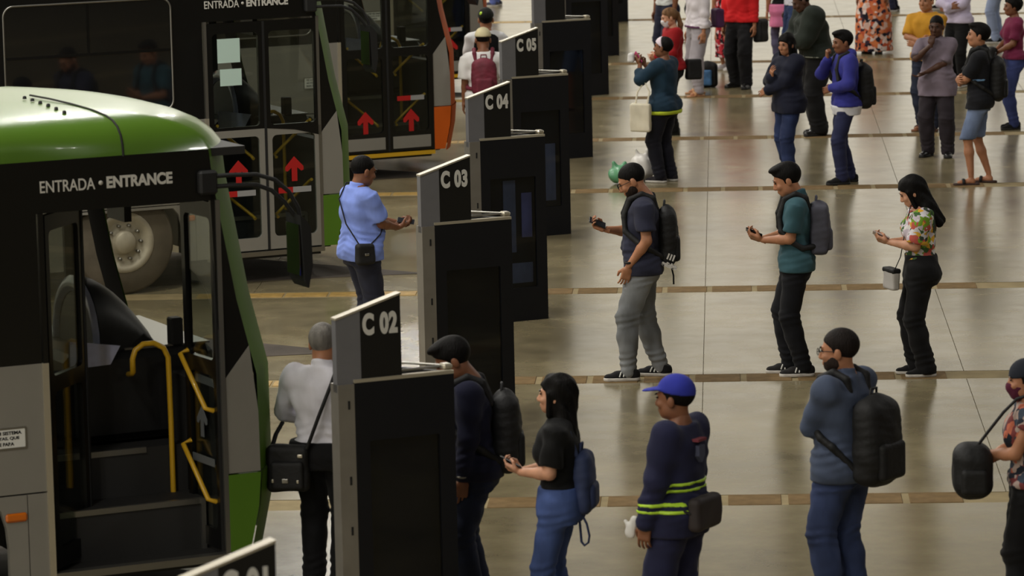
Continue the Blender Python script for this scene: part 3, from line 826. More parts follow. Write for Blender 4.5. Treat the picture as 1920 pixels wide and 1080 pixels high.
def xf_vq(vq, M4, flip=False):
    v, q = vq; A = np.array(M4.to_3x3(), np.float32); t = np.array(M4.translation, np.float32)
    return v @ A.T + t, (q[:, ::-1] if flip else q)

CACHE = {}
def head_vq(female=False, coarse=False):
    key = ('head', female, coarse)
    if key in CACHE: return CACHE[key]
    f = Field((-.11, -.14, -.19), (.11, .16, .14), 0.009 if coarse else 0.0062)
    f.ell((0, -.014, .032), (.075, .097, .086), 0.01)
    f.ell((0, .028, -.028), (.060, .068, .082), 0.03)
    f.ell((0, .052, -.088), (.030 if female else .036, .032, .026), 0.035)
    for sx in (-1, 1):
        f.ell((sx * .045, .010, -.065), (.020, .042, .032), 0.03)
        f.ell((sx * .081, -.010, -.012), (.011, .022, .033), 0.008)
        f.ell((sx * .032, .108, .010), (.017, .016, .011), 0.012, 'sub')
        f.ell((sx * .040, .070, -.028), (.020, .020, .018), 0.02)
    f.cone((0, .090, .012), (0, .108, -.030), .008, .0125, 0.012)
    f.ell((0, .100, -.036), (.018, .012, .010), 0.008)
    f.ell((0, .089, -.062), (.023, .012, .0055), 0.006)
    f.ell((0, .087, -.073), (.020, .012, .007), 0.006)
    f.cone((-.03, .088, .026), (.03, .088, .026), .008, .008, 0.012)
    f.cone((0, -.02, -.06), (0, -.035, -.16), .052, .055 if not female else .047, 0.03)
    CACHE[key] = f.skin(); return CACHE[key]

def hair_vq(style, coarse=False, vol=1.0):
    key = ('hair', style, coarse, vol)
    if key in CACHE: return CACHE[key]
    t = {'buzz': .005, 'short': .009, 'crop': .014, 'top': .012, 'long': .017, 'pony': .012, 'curly': .028, 'bun': .013, 'wavy': .018}[style] * vol
    zlo = {'long': -.42, 'pony': -.32, 'wavy': -.46}.get(style, -.16)
    f = Field((-.17, -.22, zlo), (.17, .15, .19), 0.0105 if coarse else 0.008)
    f.ell((0, -.019, .037), (.075 + t * .8, .097 + t, .086 + t), 0)
    # hairline: forehead to nape
    f.hairline([-.13, -.07, -.03, -.012, .004, .018, .026, .05, .088, .10], [-.068, -.066, -.050, -.012, -.012, -.030, .022, .042, .068, .075]) if style not in ('long', 'wavy') else f.cut((0, .9, -1.0), (0, .092, .060))
    f.cut((0, 1, 0), (0, .092, 0))
    if style == 'top': f.ell((0, .045, .105), (.062, .055, .030), 0.02)
    if style == 'crop': f.ell((0, .030, .105), (.066, .075, .030), 0.02)
    if style == 'curly': f.ripple(.004, 4)
    if style in ('long', 'wavy'):
        e = -.40 if style == 'wavy' else -.34
        for sx in (-1, 1):
            f.cone((sx * .062, -.030, .02), (sx * .070, -.045, -.16), .040, .042, 0.03, flat=((1, 0, 0), .6))
            f.cone((sx * .060, -.050, -.16), (sx * .055, -.085, e), .046, .030, 0.03)
            f.cone((sx * .070, .035, .015), (sx * .072, .030, -.12), .016, .018, 0.02)
        f.cone((0, -.075, .0), (0, -.105, e + .02), .060, .045, 0.04)
        f.ripple(.0035 if style == 'long' else .006, 3)
    if style == 'pony':
        f.ell((0, -.115, .02), (.03, .03, .035), 0.02)
        f.cone((0, -.13, .01), (0, -.135, -.13), .030, .036, 0.02); f.cone((0, -.135, -.13), (0, -.12, -.27), .034, .012, 0.02)
        f.ripple(.003, 3)
    if style == 'bun': f.ell((0, -.115, .045), (.045, .042, .045), 0.02)
    CACHE[key] = f.skin(); return CACHE[key]

def beard_vq(coarse=False):
    key = ('beard', coarse)
    if key in CACHE: return CACHE[key]
    f = Field((-.10, -.06, -.15), (.10, .15, .05), 0.009 if coarse else 0.007)
    t = .0022
    f.ell((0, .028, -.028), (.060 + t, .068 + t, .082 + t), 0.0)
    f.ell((0, .052, -.088), (.036 + t, .032 + t, .028 + t), 0.035)
    for sx in (-1, 1): f.ell((sx * .045, .010, -.065), (.022 + t, .042 + t, .034 + t), 0.03)
    f.cut((0, .55, 1.0), (0, .06, -.040)); f.cut((0, -1, 0), (0, -.012, 0))
    f.ell((0, .112, -.066), (.026, .03, .015), 0.01, 'sub')
    CACHE[key] = f.skin(); return CACHE[key]

def mask_vq(coarse=False):
    key = ('mask', coarse)
    if key in CACHE: return CACHE[key]
    f = Field((-.10, -.06, -.15), (.10, .16, .05), 0.009 if coarse else 0.007)
    t = .008
    f.ell((0, .028, -.028), (.060 + t, .070 + t, .082 + t), 0.0)
    f.ell((0, .052, -.088), (.036 + t, .032 + t, .028 + t), 0.035); f.ell((0, .095, -.04), (.03, .026, .03), 0.03)
    f.cut((0, -.35, 1.0), (0, .10, -.012)); f.cut((0, -1, 0), (0, .022, 0))
    CACHE[key] = f.skin(); return CACHE[key]

def cap_vq(back=False, coarse=False):
    key = ('cap', back, coarse)
    if key in CACHE: return CACHE[key]
    f = Field((-.13, -.16, -.03), (.13, .24, .18), 0.008)
    f.ell((0, -.014, .040), (.091, .112, .100), 0.0)
    f.cut((0, .18, -1.0), (0, .1, .055))
    g = Field((-.13, -.16, -.03), (.13, .24, .18), 0.008)
    g.cone((0, .07, .058), (0, .135, .050), .075, .058, 0.0, flat=((0, .12, 1), .16))
    f.F = smin(f.F, g.F, .008)
    v, q = f.skin()
    if back: v = v * np.array([-1, -1, 1], np.float32) + np.array([0, -.028, 0], np.float32)
    CACHE[key] = (v, q); return CACHE[key]

HAND = {'relax': ((18, 25, 15), .35), 'grip': ((38, 48, 30), .9), 'fist': ((75, 80, 40), 1.0), 'flat': ((4, 8, 6), .15), 'type': ((30, 35, 25), .75)}
def hand_vq(pose, left=False, coarse=False):
    key = ('hand', pose, left, coarse)
    if key in CACHE: return CACHE[key]
    (c1, c2, c3), th = HAND[pose]
    f = Field((-.10, -.05, -.12), (.09, .23, .05), 0.007 if coarse else 0.0052)
    f.box((0, .050, 0), (.041, .046, .0145), .013)
    f.cone((0, -.045, 0), (0, .02, 0), .026, .028, .02, flat=((0, 0, 1), .75))
    for i, (x, L, sp) in enumerate(((-.031, .074, -6), (-.0105, .083, -1), (.0105, .076, 3), (.031, .060, 8))):
        p = Vector((x, .090, 0)); ang = 0; r_ = .0088
        for seg, (fr, cv) in enumerate(((.45, c1 + i * 2), (.32, c2), (.26, c3))):
            ang += cv
            d = Vector((math.sin(R(sp)) * math.cos(R(ang)), math.cos(R(ang)), -math.sin(R(ang)))) * L * fr
            f.cone(p, p + d, r_, r_ - .0009, .004); p = p + d; r_ -= .0009
    p = Vector((-.034, .022, -.006)); d = Vector((-.62 + .35 * th, .62, -.20 - .45 * th)).normalized() * .040
    f.cone(p, p + d, .0135, .0115, .012); q = p + d
    d2 = Vector((-.25 + .75 * th, .9, -.25 - .2 * th)).normalized() * .036
    f.cone(q, q + d2, .0112, .0088, .004)
    v, q_ = f.skin()
    if left: v = v * np.array([-1, 1, 1], np.float32); q_ = q_[:, ::-1]
    CACHE[key] = (v, q_); return CACHE[key]

def shoe_vq(kind):
    key = ('shoe', kind)
    if key in CACHE: return CACHE[key]
    def foot(t, h=0.008):
        f = Field((-.09, -.12, -.02), (.09, .25, .16), h)
        f.cone((0, -.045, .045), (0, .09, .040), .040 + t, .036 + t, 0.02)
        f.cone((0, .06, .036), (.0, .155, .028), .044 + t, .036 + t, 0.02, flat=((0, 0, 1), .72))
        f.cone((0, -.040, .05), (0, -.030, .105), .040 + t, .043 + t, 0.025)
        return f
    if kind in ('sandal', 'flip'):
        f = Field((-.09, -.12, -.02), (.09, .25, .16), .008); f.cone((0, -.05, .01), (0, .15, .01), .043, .048, 0.0); f.cut((0, 0, 1), (0, 0, .022)); f.cut((0, 0, -1), (0, 0, 0))
        g = Field((-.09, -.12, -.02), (.09, .25, .16), .008); g.cone((0, .05, .03), (0, .10, .03), .056, .054, 0, flat=((0, 0, 1), .8)); g.cut((0, .4, 1), (0, .09, .075)); g.cut((0, -1, 0), (0, .07, 0)); g.cut((0, 1, 0), (0, .10, 0)); g.cut((0, 0, -1), (0, 0, .015))
        CACHE[key] = (f.skin(), g.skin()); return CACHE[key]
    up = foot(.006); up.cut((0, 0, -1), (0, 0, .022)); up.cut((0, -.35, 1), (0, -.04, .098 if kind != 'boot' else .15))
    so = Field((-.09, -.12, -.02), (.09, .25, .16), .008)
    so.cone((0, -.045, .015), (0, .09, .015), .050, .048, .0); so.cone((0, .06, .015), (0, .155, .015), .054, .046, .02)
    so.cut((0, 0, 1), (0, 0, .030)); so.cut((0, 0, -1), (0, 0, .001))
    CACHE[key] = (up.skin(), so.skin()); return CACHE[key]

def ik(a, b, la, lb, pole):
    a = Vector(a); b = Vector(b); d = b - a; L = d.length
    if L > (la + lb) * 0.998: d = d.normalized() * (la + lb) * 0.998; b = a + d; L = d.length
    x = (la * la - lb * lb + L * L) / (2 * L); h = math.sqrt(max(la * la - x * x, 1e-6))
    dn = d.normalized(); pl = Vector(pole); pl = pl - dn * pl.dot(dn)
    pl = pl.normalized() if pl.length > 1e-5 else Vector((0, 1, 0))
    return a + dn * x + pl * h, b

SKIN = {}
def skin_mat(rgb):
    k = 'skin_%d_%d_%d' % rgb
    if k not in SKIN:
        m_ = mat(k, rgb, 0.5, spec=0.4, vary=0.10, vscale=18)
        b = m_.node_tree.nodes['Principled BSDF']; b.inputs['Subsurface Weight'].default_value = 0.08; b.inputs['Subsurface Radius'].default_value = (0.02, 0.008, 0.004)
        SKIN[k] = m_
    return SKIN[k]
LIGHT, TAN, BROWN, DARK = (205, 152, 122), (178, 124, 92), (132, 86, 60), (84, 54, 40)
M_eye = mat('eye', (30, 22, 18), 0.2)
def hair_mat(rgb): return mat('hair_%d_%d_%d' % rgb, rgb, 0.6, spec=0.15, vary=0.4, vscale=30, bump=0.4, bscale=120, stretch=(1, 1, 0.15))
BLACKH = (13, 11, 10)

EYE_ME = None
def unit_ball():
    global EYE_ME
    if EYE_ME is None:
        EYE_ME = MB().lathe([(math.sin(math.pi * i / 8), math.cos(math.pi * i / 8)) for i in range(9)], 10).mesh('eye')
        EYE_ME.materials.append(M_eye)
    return EYE_ME

WRISTS = {}
def person(label, x, y, heading, h=1.75, skin=TAN, hair='short', hairc=BLACKH, shirt=None, pants=None, shoes=None, feet=None, arms=None, head=(0, 0), lean=0.0,
           girth=1.0, belly=0.0, hips=1.0, female=False, coarse=False, beard=None, mask=None, cap=None, glasses=False, face=True, bust=0.0, hair_vol=1.0, seed=0, group=None, knee=0.0):
    """one standing figure; local frame: +y ahead, +x to the figure's right"""
    S = h / 1.75
    root = empty('person', (x, y, 0), R(heading))
    tag(root, label, 'person', group or 'people waiting on the platform')
    vb = 0.021 if coarse else 0.016; vc = 0.0165 if coarse else 0.0125
    feet = feet or ((-.10, .03, 8), (.10, -.03, -8))
    sw = (0.172 if female else 0.188); g = girth
    cxy = Vector(((feet[0][0] + feet[1][0]) / 2, (feet[0][1] + feet[1][1]) / 2, 0)) * S
    def reach(fx, fy):
        d2 = (fx * S - cxy.x) ** 2 * 0.2 + (fy * S - cxy.y) ** 2
        return .085 * S + math.sqrt(max((.992 * .86 * S) ** 2 - d2, .1))
    hipz = min(0.925 * S, reach(*feet[0][:2]), reach(*feet[1][:2])) - knee
    tl = math.tan(R(lean))
    def cy(z): return cxy.y + tl * (z - .95 * S)
    px_ = cxy.x
    sh_z = 1.435 * S - knee
    # torso slices (z, cx, cy, a, b)
    def torso(tw=0.0):
        hb = hips * g
        rows = [(.80, .150 * hb, .100 * hb, -.008), (.88, .172 * hb, .118 * hb, -.012), (.96, .172 * hb, .118 * g, -.006), (1.06, (.150 if not female else .132) * g, .105 * g + belly * .5, belly * .5),
                (1.16, (.155 if not female else .138) * g, .108 * g + belly * .35, belly * .35), (1.28, (.178 if not female else .155) * g, .118 * g + bust * .3, bust * .35), (1.36, (.185 if not female else .165) * g, .112 * g, bust * .1),
                (1.43, .150 * (g * .5 + .5), .085, -.008), (1.475, .085, .066, -.012), (1.51, .056, .056, -.012)]
        return [(z * S - knee, px_, cy(z * S - knee) + dy * S, a * S + tw, b * S + tw) for z, a, b, dy in rows]
    hipj = [Vector((px_ + sx * .092 * S * hips, cxy.y, hipz)) for sx in (-1, 1)]
    shj = [Vector((px_ + sx * sw * S * (g * .4 + .6), cy(sh_z) - .008, sh_z - .018 * S)) for sx in (-1, 1)]
    ank = []; kne = []
    for i, (fx, fy, fyaw) in enumerate(feet):
        a = Vector((fx * S, fy * S, .085 * S)); kdir = Vector((-math.sin(R(fyaw)), math.cos(R(fyaw)), 0))
        k_, a_ = ik(hipj[i], a, .435 * S, .425 * S, kdir)
        ank.append(a); kne.append(k_)
    arms = arms or ({}, {})
    elb = []; wri = []; hmat = []; hpose = []
    for i, sx in enumerate((-1, 1)):
        d = arms[i] if arms[i] else {}
        w = d.get('w', (sx * .25, .04, .80)); w = Vector((w[0] * S + px_, w[1] * S + cxy.y, w[2] * S - knee))
        pole = d.get('pole', (sx * .35, -1.0, -.2))
        e_, w_ = ik(shj[i], w, .285 * S, .255 * S, pole)
        elb.append(e_); wri.append(w_)
        dr = Vector(d['dir']).normalized() if 'dir' in d else (w_ - e_).normalized()
        pn = Vector(d.get('palm', (-sx, 0, 0)))
        zb = -(pn - dr * pn.dot(dr)).normalized(); xb = dr.cross(zb)
        M4 = Matrix((xb, dr, zb)).transposed().to_4x4(); M4 = M4 @ Matrix.Scale(S * (0.93 if female else 1.0), 4); M4.translation = w_ + dr * .012
        hmat.append(M4); hpose.append(d.get('pose', 'relax'))
    # head frame
    hy, hp = head
    nb = Vector((px_, cy(1.49 * S - knee) - .012 * S, 1.49 * S - knee))
    hr = Matrix.Rotation(R(hy), 4, 'Z') @ Matrix.Rotation(R(-hp), 4, 'X')
    hc = nb + Vector((0, .012 * S, 0)) + (hr @ Vector((0, .02, .126))) * S
    HM = Matrix.Translation(hc) @ hr @ Matrix.Scale(S * (1.03 if female else 1.07), 4)
    # ---- body
    f = Field((px_ - .62 * S, min(feet[0][1], feet[1][1], -.1) * S - .25, -.02), (px_ + .62 * S, max(feet[0][1], feet[1][1], .12) * S + .55, 1.56 * S), vb)
    f.loft(torso(-.006), 0.0)
    f.cone(nb - Vector((0, 0, .05)), hc + (hr @ Vector((0, -.025, -.075))) * S, .058 * S, .050 * S, .03)
    for i, sx in enumerate((-1, 1)):
        f.cone(shj[i] + Vector((-sx * .01, 0, -.012)), elb[i], .043 * S * g, .041 * S, .025); f.cone(elb[i], elb[i] + (wri[i] - elb[i]) * .3, .040 * S, .041 * S, .02); f.cone(elb[i] + (wri[i] - elb[i]) * .3, wri[i], .041 * S, .0265 * S, .02)
        f.cone(hipj[i], kne[i], .082 * S * g, .052 * S, .05); f.cone(kne[i], kne[i] + (ank[i] - kne[i]) * .35, .050 * S, .052 * S, .03); f.cone(kne[i] + (ank[i] - kne[i]) * .35, ank[i] + Vector((0, 0, .02)), .052 * S, .033 * S, .03)
        fd = Vector((-math.sin(R(feet[i][2])), math.cos(R(feet[i][2])), 0))
        f.cone(ank[i] - fd * .02 + Vector((0, 0, -.045 * S)), ank[i] + fd * .13 * S + Vector((0, 0, -.055 * S)), .034 * S, .026 * S, .03)
    parts = [f.skin(), xf_vq(head_vq(female, coarse), HM)]
    for i in (0, 1): parts.append(xf_vq(hand_vq(hpose[i], i == 0, coarse), hmat[i]))
    V, Q = join_vq(parts)
    link_mesh('body', np_mesh('body', V, Q), skin_mat(skin), root)
    # ---- head things
    hm = hair_mat(hairc)
    def on_head(name, vq, m_, scale=None, off=None, ch=None):
        v, q = xf_vq(vq, HM); return link_mesh(name, np_mesh(name, v, q), m_, root)
    if hair: on_head('hair', hair_vq(hair, coarse, hair_vol), hm)
    if beard: on_head('beard', beard_vq(coarse), hair_mat(beard))
    if mask: on_head('face_mask', mask_vq(coarse), cloth(mask, fold=.1))
    if cap: on_head('cap', cap_vq(cap[1] if len(cap) > 1 else False, coarse), cloth(cap[0], fold=.1))
    if face:
        for sx in (-1, 1):
            e = link_mesh('eye', unit_ball(), None, root)
            e.matrix_local = HM @ Matrix.Translation((sx * .032, .0905, .009)) @ Matrix.Diagonal((.0135, .007, .0055, 1))
            b = link_mesh('eyebrow', unit_ball(), None, root)
            b.matrix_local = HM @ Matrix.Translation((sx * .034, .0945, .030)) @ Matrix.Rotation(R(sx * 6), 4, 'Y') @ Matrix.Diagonal((.020, .006, .0042, 1))
    if glasses:
        mb = MB()
        for sx in (-1, 1):
            mb.tube([(sx * .034 + .026 * math.cos(2 * math.pi * k / 14), .112, .005 + .019 * math.sin(2 * math.pi * k / 14)) for k in range(15)], .0022, 5, caps=False)
            mb.tube([(sx * .060, .110, .010), (sx * .081, .05, .010), (sx * .083, -.01, .006)], .0024, 5)
        mb.tube([(-.010, .114, .008), (.010, .114, .008)], .0022, 5)
        o = mb.build('glasses', M_rubber, root); o.data.transform(HM)
    # ---- trousers, shorts, skirt
    P = dict(m=cloth((30, 30, 34)), r=1.0, end=.075, top=1.02, flare=1.0, kind='long', t=.004); P.update(pants or {})
    if shirt and shirt.get('hem', .93) + .03 < P['top'] and P['t'] < .01: P['top'] = shirt.get('hem', .93) + .03
    if P['kind'] != 'none':
        top = P['top'] * S - knee
        f = Field((px_ - .34, min(feet[0][1], feet[1][1], -.1) * S - .24, 0.0), (px_ + .34, max(feet[0][1], feet[1][1], .12) * S + .26, top + .06), vc)
        if P['kind'] == 'skirt':
            e = P['end'] * S
            f.loft([(e, px_, cxy.y, .20 * P['r'] * S * g, .17 * P['r'] * S * g), (.6 * S, px_, cxy.y, .19 * P['r'] * S * g, .16 * P['r'] * S * g), (.9 * S, px_, cxy.y, .18 * S * g * hips, .135 * S * g), (top, px_, cy(top), .15 * S * g, .12 * S * g)], 0)
        else:
            f.loft([r_ for r_ in torso(P['t']) if r_[0] <= top + .1], 0.0)
            for i, sx in enumerate((-1, 1)):
                f.ell(hipj[i] + Vector((-sx * .015, -.045 * S, -.015)), (.075 * S * hips, .085 * S * hips, .085 * S), .05)
                en = Vector(ank[i]); en.z = P['end'] * S
                if P['kind'] == 'long':
                    f.cone(hipj[i], kne[i], .106 * S * g * (P['r'] * .5 + .5), .083 * S * P['r'], .04)
                    kk = kne[i] + (en - kne[i]) * .35
                    f.cone(kne[i], kk, .083 * S * P['r'], .079 * S * P['r'], .02)
                    f.cone(kk, en, .079 * S * P['r'], .068 * S * P['r'] * P['flare'], .02)
                else:
                    kz = P['end'] * S; dr = (kne[i] - hipj[i]).normalized(); t_ = (kz - hipj[i].z) / dr.z
                    f.cone(hipj[i], hipj[i] + dr * t_, .096 * S * g * P['r'], .088 * S * P['r'], .035, cap=False)
            f.cut((0, 0, -1), (0, 0, P['end'] * S if P['kind'] == 'shorts' else .028))
        f.ripple(.0045, 1.0, seed)
        if P['kind'] == 'long': f.creases(.16 * S, .07, .0065, seed); f.creases(.49 * S, .06, .005, seed + 1); f.creases(.82 * S, .07, .004, seed + 2)
        f.cut((0, 0, 1), (0, 0, top))
        v, q = f.skin()
        nm = {'long': 'trousers', 'shorts': 'shorts', 'skirt': 'skirt'}[P['kind']]
        link_mesh(nm, np_mesh(nm, v, q), P['m'], root)
    # ---- shirt, jacket, dress
    T = dict(m=cloth((200, 200, 200)), hem=.93, sleeve=.48, t=.012, collar=False, bands=(), name='shirt', sl_r=1.0, neck=1.485, flare=0.0, under=None, hood=False, hemw=0.0); T.update(shirt or {}); T['t'] = max(T['t'], .016)
    SF = None
    if T['name']:
        hem = T['hem'] * S - knee; t = T['t'] * (1.0)
        lo_y = cxy.y - .32; hi_y = cxy.y + .55 + max(0, tl) * .5
        f = Field((px_ - .58 * S, lo_y, hem - .03), (px_ + .58 * S, hi_y, 1.60 * S), vc)
        rows = [(r_[0], r_[1], r_[2], r_[3] + (T['flare'] * max(0, 1 - (r_[0] - hem) / .4)), r_[4] + (T['flare'] * max(0, 1 - (r_[0] - hem) / .4))) for r_ in torso(t) if r_[0] <= T['neck'] * S - knee + .002]
        if T['hemw']: rows = [(z, a, b, c + T['hemw'], d + T['hemw']) if z < 1.1 * S else (z, a, b, c, d) for z, a, b, c, d in rows]
        if hem < .80 * S: rows = [(hem - .05, px_, cxy.y, rows[0][3] + T['flare'], rows[0][4] + T['flare'])] + rows
        f.loft(rows, 0.0)
        if bust:
            for sx in (-1, 1): f.ell((px_ + sx * .070 * S, cy(1.27 * S) + (.085 + bust * .5) * S * g, 1.265 * S - knee), (.062 * S, .055 * S, .060 * S), .05)
        if hem < .95 * S:
            for i, sx in enumerate((-1, 1)):
                f.ell(hipj[i] + Vector((-sx * .012, -.043 * S, .0)), (.084 * S * hips + t, .092 * S * hips + t, .10 * S), .05)
                f.cone(hipj[i], hipj[i] + (kne[i] - hipj[i]) * .4, .106 * S * g * (P['r'] * .5 + .5) + t * .7 + .006, .098 * S * g * (P['r'] * .5 + .5) + t * .7 + .006, .05)
        sl = T['sleeve']
        if sl > 0:
            for i, sx in enumerate((-1, 1)):
                ru = (.060 * g + t * .8) * S * T['sl_r']; re_ = (.048 + t * .8) * S * T['sl_r']; rw = (.036 + t * .8) * S * T['sl_r']
                f.ell(shj[i] + Vector((-sx * .020, 0, -.010)), (.070 * S * g + t * .6, .062 * S * g + t * .6, .054 * S + t * .4), .06)
                if sl <= .5:
                    q_ = shj[i] + (elb[i] - shj[i]) * (sl / .5)
                    f.cone(shj[i], q_, ru, ru + (re_ - ru) * (sl / .5) * .6 + .008, .016, cap=True)
                else:
                    q_ = elb[i] + (wri[i] - elb[i]) * ((sl - .5) / .5)
                    f.cone(shj[i], elb[i], ru, re_, .035); f.cone(elb[i], q_, re_, re_ + (rw - re_) * ((sl - .5) / .5), .02)
        if T['collar']:
            f.cone(nb + Vector((0, -.004, -.035)), nb + Vector((0, .002, .025)), .074 * S, .066 * S, .02, cap=True)
        if T['hood']:
            f.cone((px_ - .08, cy(1.44 * S) - .055, 1.475 * S), (px_ + .08, cy(1.44 * S) - .055, 1.475 * S), .060, .060, .04)
            f.cone(nb + Vector((0, 0, -.05)), nb + Vector((0, .0, .02)), .092 * S, .080 * S, .03, cap=True)
        f.ripple(.0062, 1.0, seed + 3); f.creases(1.02 * S, .10, .005, seed)
        f.cut((0, 0, -1), (0, 0, hem))
        v, q = f.skin()
        so = link_mesh(T['name'], np_mesh(T['name'], v, q), T['m'], root)
        SF = f
        for (z0, z1, m_, nm, side) in T['bands']:
            gf = Field.__new__(Field); gf.h = f.h; gf.lo = f.lo; gf.ax = f.ax; gf.F = f.F - .005
            gf.cut((0, 0, 1), (0, 0, z1 * S)); gf.cut((0, 0, -1), (0, 0, z0 * S))
            if side == 'torso':
                gf.cut((1, 0, 0), (px_ + .215 * S * g, 0, 0)); gf.cut((-1, 0, 0), (px_ - .215 * S * g, 0, 0))
            elif side == 'left': gf.cut((1, 0, 0), (px_ - .15 * S, 0, 0))
            elif side == 'right': gf.cut((-1, 0, 0), (px_ + .15 * S, 0, 0))
            v, q = gf.skin()
            if len(v): link_mesh(nm, np_mesh(nm, v, q), m_, so)
        if T['under']:
            z0, z1, m_ = T['under']
            f2 = Field((px_ - .4, lo_y, z0 * S - .03), (px_ + .4, hi_y, z1 * S + .03), vc)
            rw_ = [(r_[0], r_[1], r_[2], r_[3], r_[4]) for r_ in torso(t + (.022 if z0 > .75 else .028))]
            rw_ = [(z0 * S - .1, px_, cxy.y, rw_[0][3] + .03, rw_[0][4] + .02)] + rw_
            f2.loft(rw_, 0); f2.ripple(.004, 1, seed); f2.cut((0, 0, -1), (0, 0, z0 * S)); f2.cut((0, 0, 1), (0, 0, z1 * S))
            v, q = f2.skin(); link_mesh('undershirt', np_mesh('undershirt', v, q), m_, root)
    # ---- shoes
    H = dict(m=cloth((24, 24, 24), fold=.1), sole=mat('sole_white', (205, 200, 192), .6), kind='sneaker', stripes=None); H.update(shoes or {})
    if H['kind'] != 'bare':
        up, so = shoe_vq(H['kind'])
        for i in (0, 1):
            M4 = Matrix.Translation((ank[i].x, ank[i].y, 0)) @ Matrix.Rotation(R(feet[i][2]), 4, 'Z') @ Matrix.Scale(S * (.92 if female else 1.0), 4)
            if H['kind'] in ('sandal', 'flip'):
                v, q = xf_vq(up, M4); sh = link_mesh('sandal', np_mesh('sandal', v, q), H['sole'], root)
                v, q = xf_vq(so, M4); link_mesh('strap', np_mesh('strap', v, q), H['m'], sh)
                continue
            v, q = xf_vq(up, M4); sh = link_mesh('shoe', np_mesh('shoe', v, q), H['m'], root)
            v, q = xf_vq(so, M4); link_mesh('sole', np_mesh('sole', v, q), H['sole'], sh)
            if H['stripes']:
                for k in range(3):
                    yk = .015 + .030 * k
                    for sx in (-1, 1):
                        mb = MB().tube([(sx * .050, yk, .038), (sx * .047, yk - .006, .055), (sx * .036, yk - .016, .077)], .0062, 6, flat=.5)
                        o = mb.build('stripe', H['stripes'], sh); o.data.transform(M4)
    return dict(root=root, S=S, nb=nb, hc=hc, HM=HM, shj=shj, elb=elb, wri=wri, hmat=hmat, hip=hipj, cy=cy, px=px_, cxy=cxy, g=g, torso=torso, knee=knee, ank=ank)

def rootM(p):
    return Matrix.Translation(p['root'].location) @ Matrix.Rotation(p['root'].rotation_euler.z, 4, 'Z')

def free_thing(name, label, cat, p, origin, group=None):
    """top-level Empty placed relative to a figure; returns (empty, transform figure->thing)"""
    W = rootM(p); o = W @ Vector(origin)
    e = empty(name, o, p['root'].rotation_euler.z); tag(e, label, cat, group)
    return e, Matrix.Translation(-Vector(origin))

def add_part(e, T, name, vq, m_):
    v, q = xf_vq(vq, T); return link_mesh(name, np_mesh(name, v, q), m_, e)

def phone(p, i, label, col=(20, 20, 24), tilt=0, screen=True, off=(0, .075, -.030)):
    M4 = rootM(p) @ p['hmat'][i] @ Matrix.Translation(off) @ Matrix.Rotation(R(tilt), 4, 'X')
    M4 = M4 @ Matrix.Scale(1 / p['hmat'][i].to_scale().x, 4)
    e = empty('phone'); e.matrix_world = M4; tag(e, label, 'phone', 'phones in hands')
    MB().bbox(-.036, .036, -.074, .074, -.0045, .0045, .003).build('phone_body', mat('phone_%d_%d_%d' % col, col, .3, coat=.3), e)
    MB().box(-.033, .033, -.069, .069, -.0056, -.0043).build('screen', mat('phone_screen', (40, 44, 52), .1, coat=.8), e)
    return e

M_bagblack = mat('bag_black', (12, 12, 13), .7, vary=.2, vscale=10, bump=.25, bscale=30)
def backpack(p, label, m_=None, w=.15, hgt=.24, d=.085, zc=1.20, drop=0.0, straps=True, pocket=True, extra=None, trim=None, roll=False):
    """rucksack on the back with shoulder straps"""
    m_ = m_ or M_bagblack; S = p['S']; g = p['g']
    zc = zc * S - p['knee'] - drop; yb = p['cy'](zc) - .118 * g * S - d * .9
    c = Vector((p['px'], yb, zc))
    e, T = free_thing('backpack', label, 'backpack', p, c, 'backpacks on backs')
    f = Field((c.x - .26, c.y - .2, c.z - .36), (c.x + .26, c.y + .2, c.z + .36), .0115)
    f.box(c, (w, d * .86, hgt * .92), min(.075, d * .8) if not roll else .03)
    f.ell(c + Vector((0, -d * .18, -hgt * .12)), (w * 1.02, d * 1.0, hgt * .85), .05)
    f.ell(c + Vector((0, 0, hgt * .45)), (w * .86, d * .9, hgt * .62), .05)
    f.creases(c.z, hgt, .0015, hgt * 50)
    f.ripple(.003, 1.0, int(abs(c.x * 77)) % 7)
    add_part(e, T, 'pack_body', f.skin(), m_)
    if pocket:
        f = Field((c.x - .26, c.y - .25, c.z - .36), (c.x + .26, c.y + .2, c.z + .36), .0115)
        f.box(c + Vector((0, -d * .98, -hgt * .38)), (w * .74, .034, hgt * .42), .032)
        add_part(e, T, 'front_pocket', f.skin(), m_)
    f = MB().tube([c + Vector((-.035, .02, hgt + .0)), c + Vector((-.03, .015, hgt + .045)), c + Vector((.03, .015, hgt + .045)), c + Vector((.035, .02, hgt))], .009, 6)
    o = f.build('carry_loop', m_, e); o.data.transform(T)
    if straps:
        for sx in (-1, 1):
            yz = p['cy']; sz = p['shj'][0].z; X = p['px'] + sx * .108 * S
            pts = [Vector((X * .8, c.y + d, c.z + hgt * .75)), Vector((X, yz(sz) - .082 * g, sz + .045)), Vector((X, yz(sz), sz + .080)), Vector((X, yz(sz) + .085 * g, sz + .038)), Vector((X * 1.05, yz(sz) + .130 * g * S, sz - .10)),
                   Vector((X * 1.4, yz(sz) + .122 * g * S, sz - .22)), Vector((p['px'] + sx * .192 * g * S, yz(sz - .3) + .03, sz - .31)), Vector((p['px'] + sx * .185 * g * S, yz(sz - .3) - .05, sz - .36)), Vector((p['px'] + sx * .13 * S, c.y + d * .6, c.z - hgt * .6))]
            f = Field((p['px'] - .30, c.y - .1, c.z - .4), (p['px'] + .30, yz(sz) + .25, sz + .18), .0115)
            for a, b in zip(pts[:-1], pts[1:]): f.cone(a, b, .024, .024, .01)
            add_part(e, T, 'shoulder_strap', f.skin(), trim or m_)
    return e, T, c

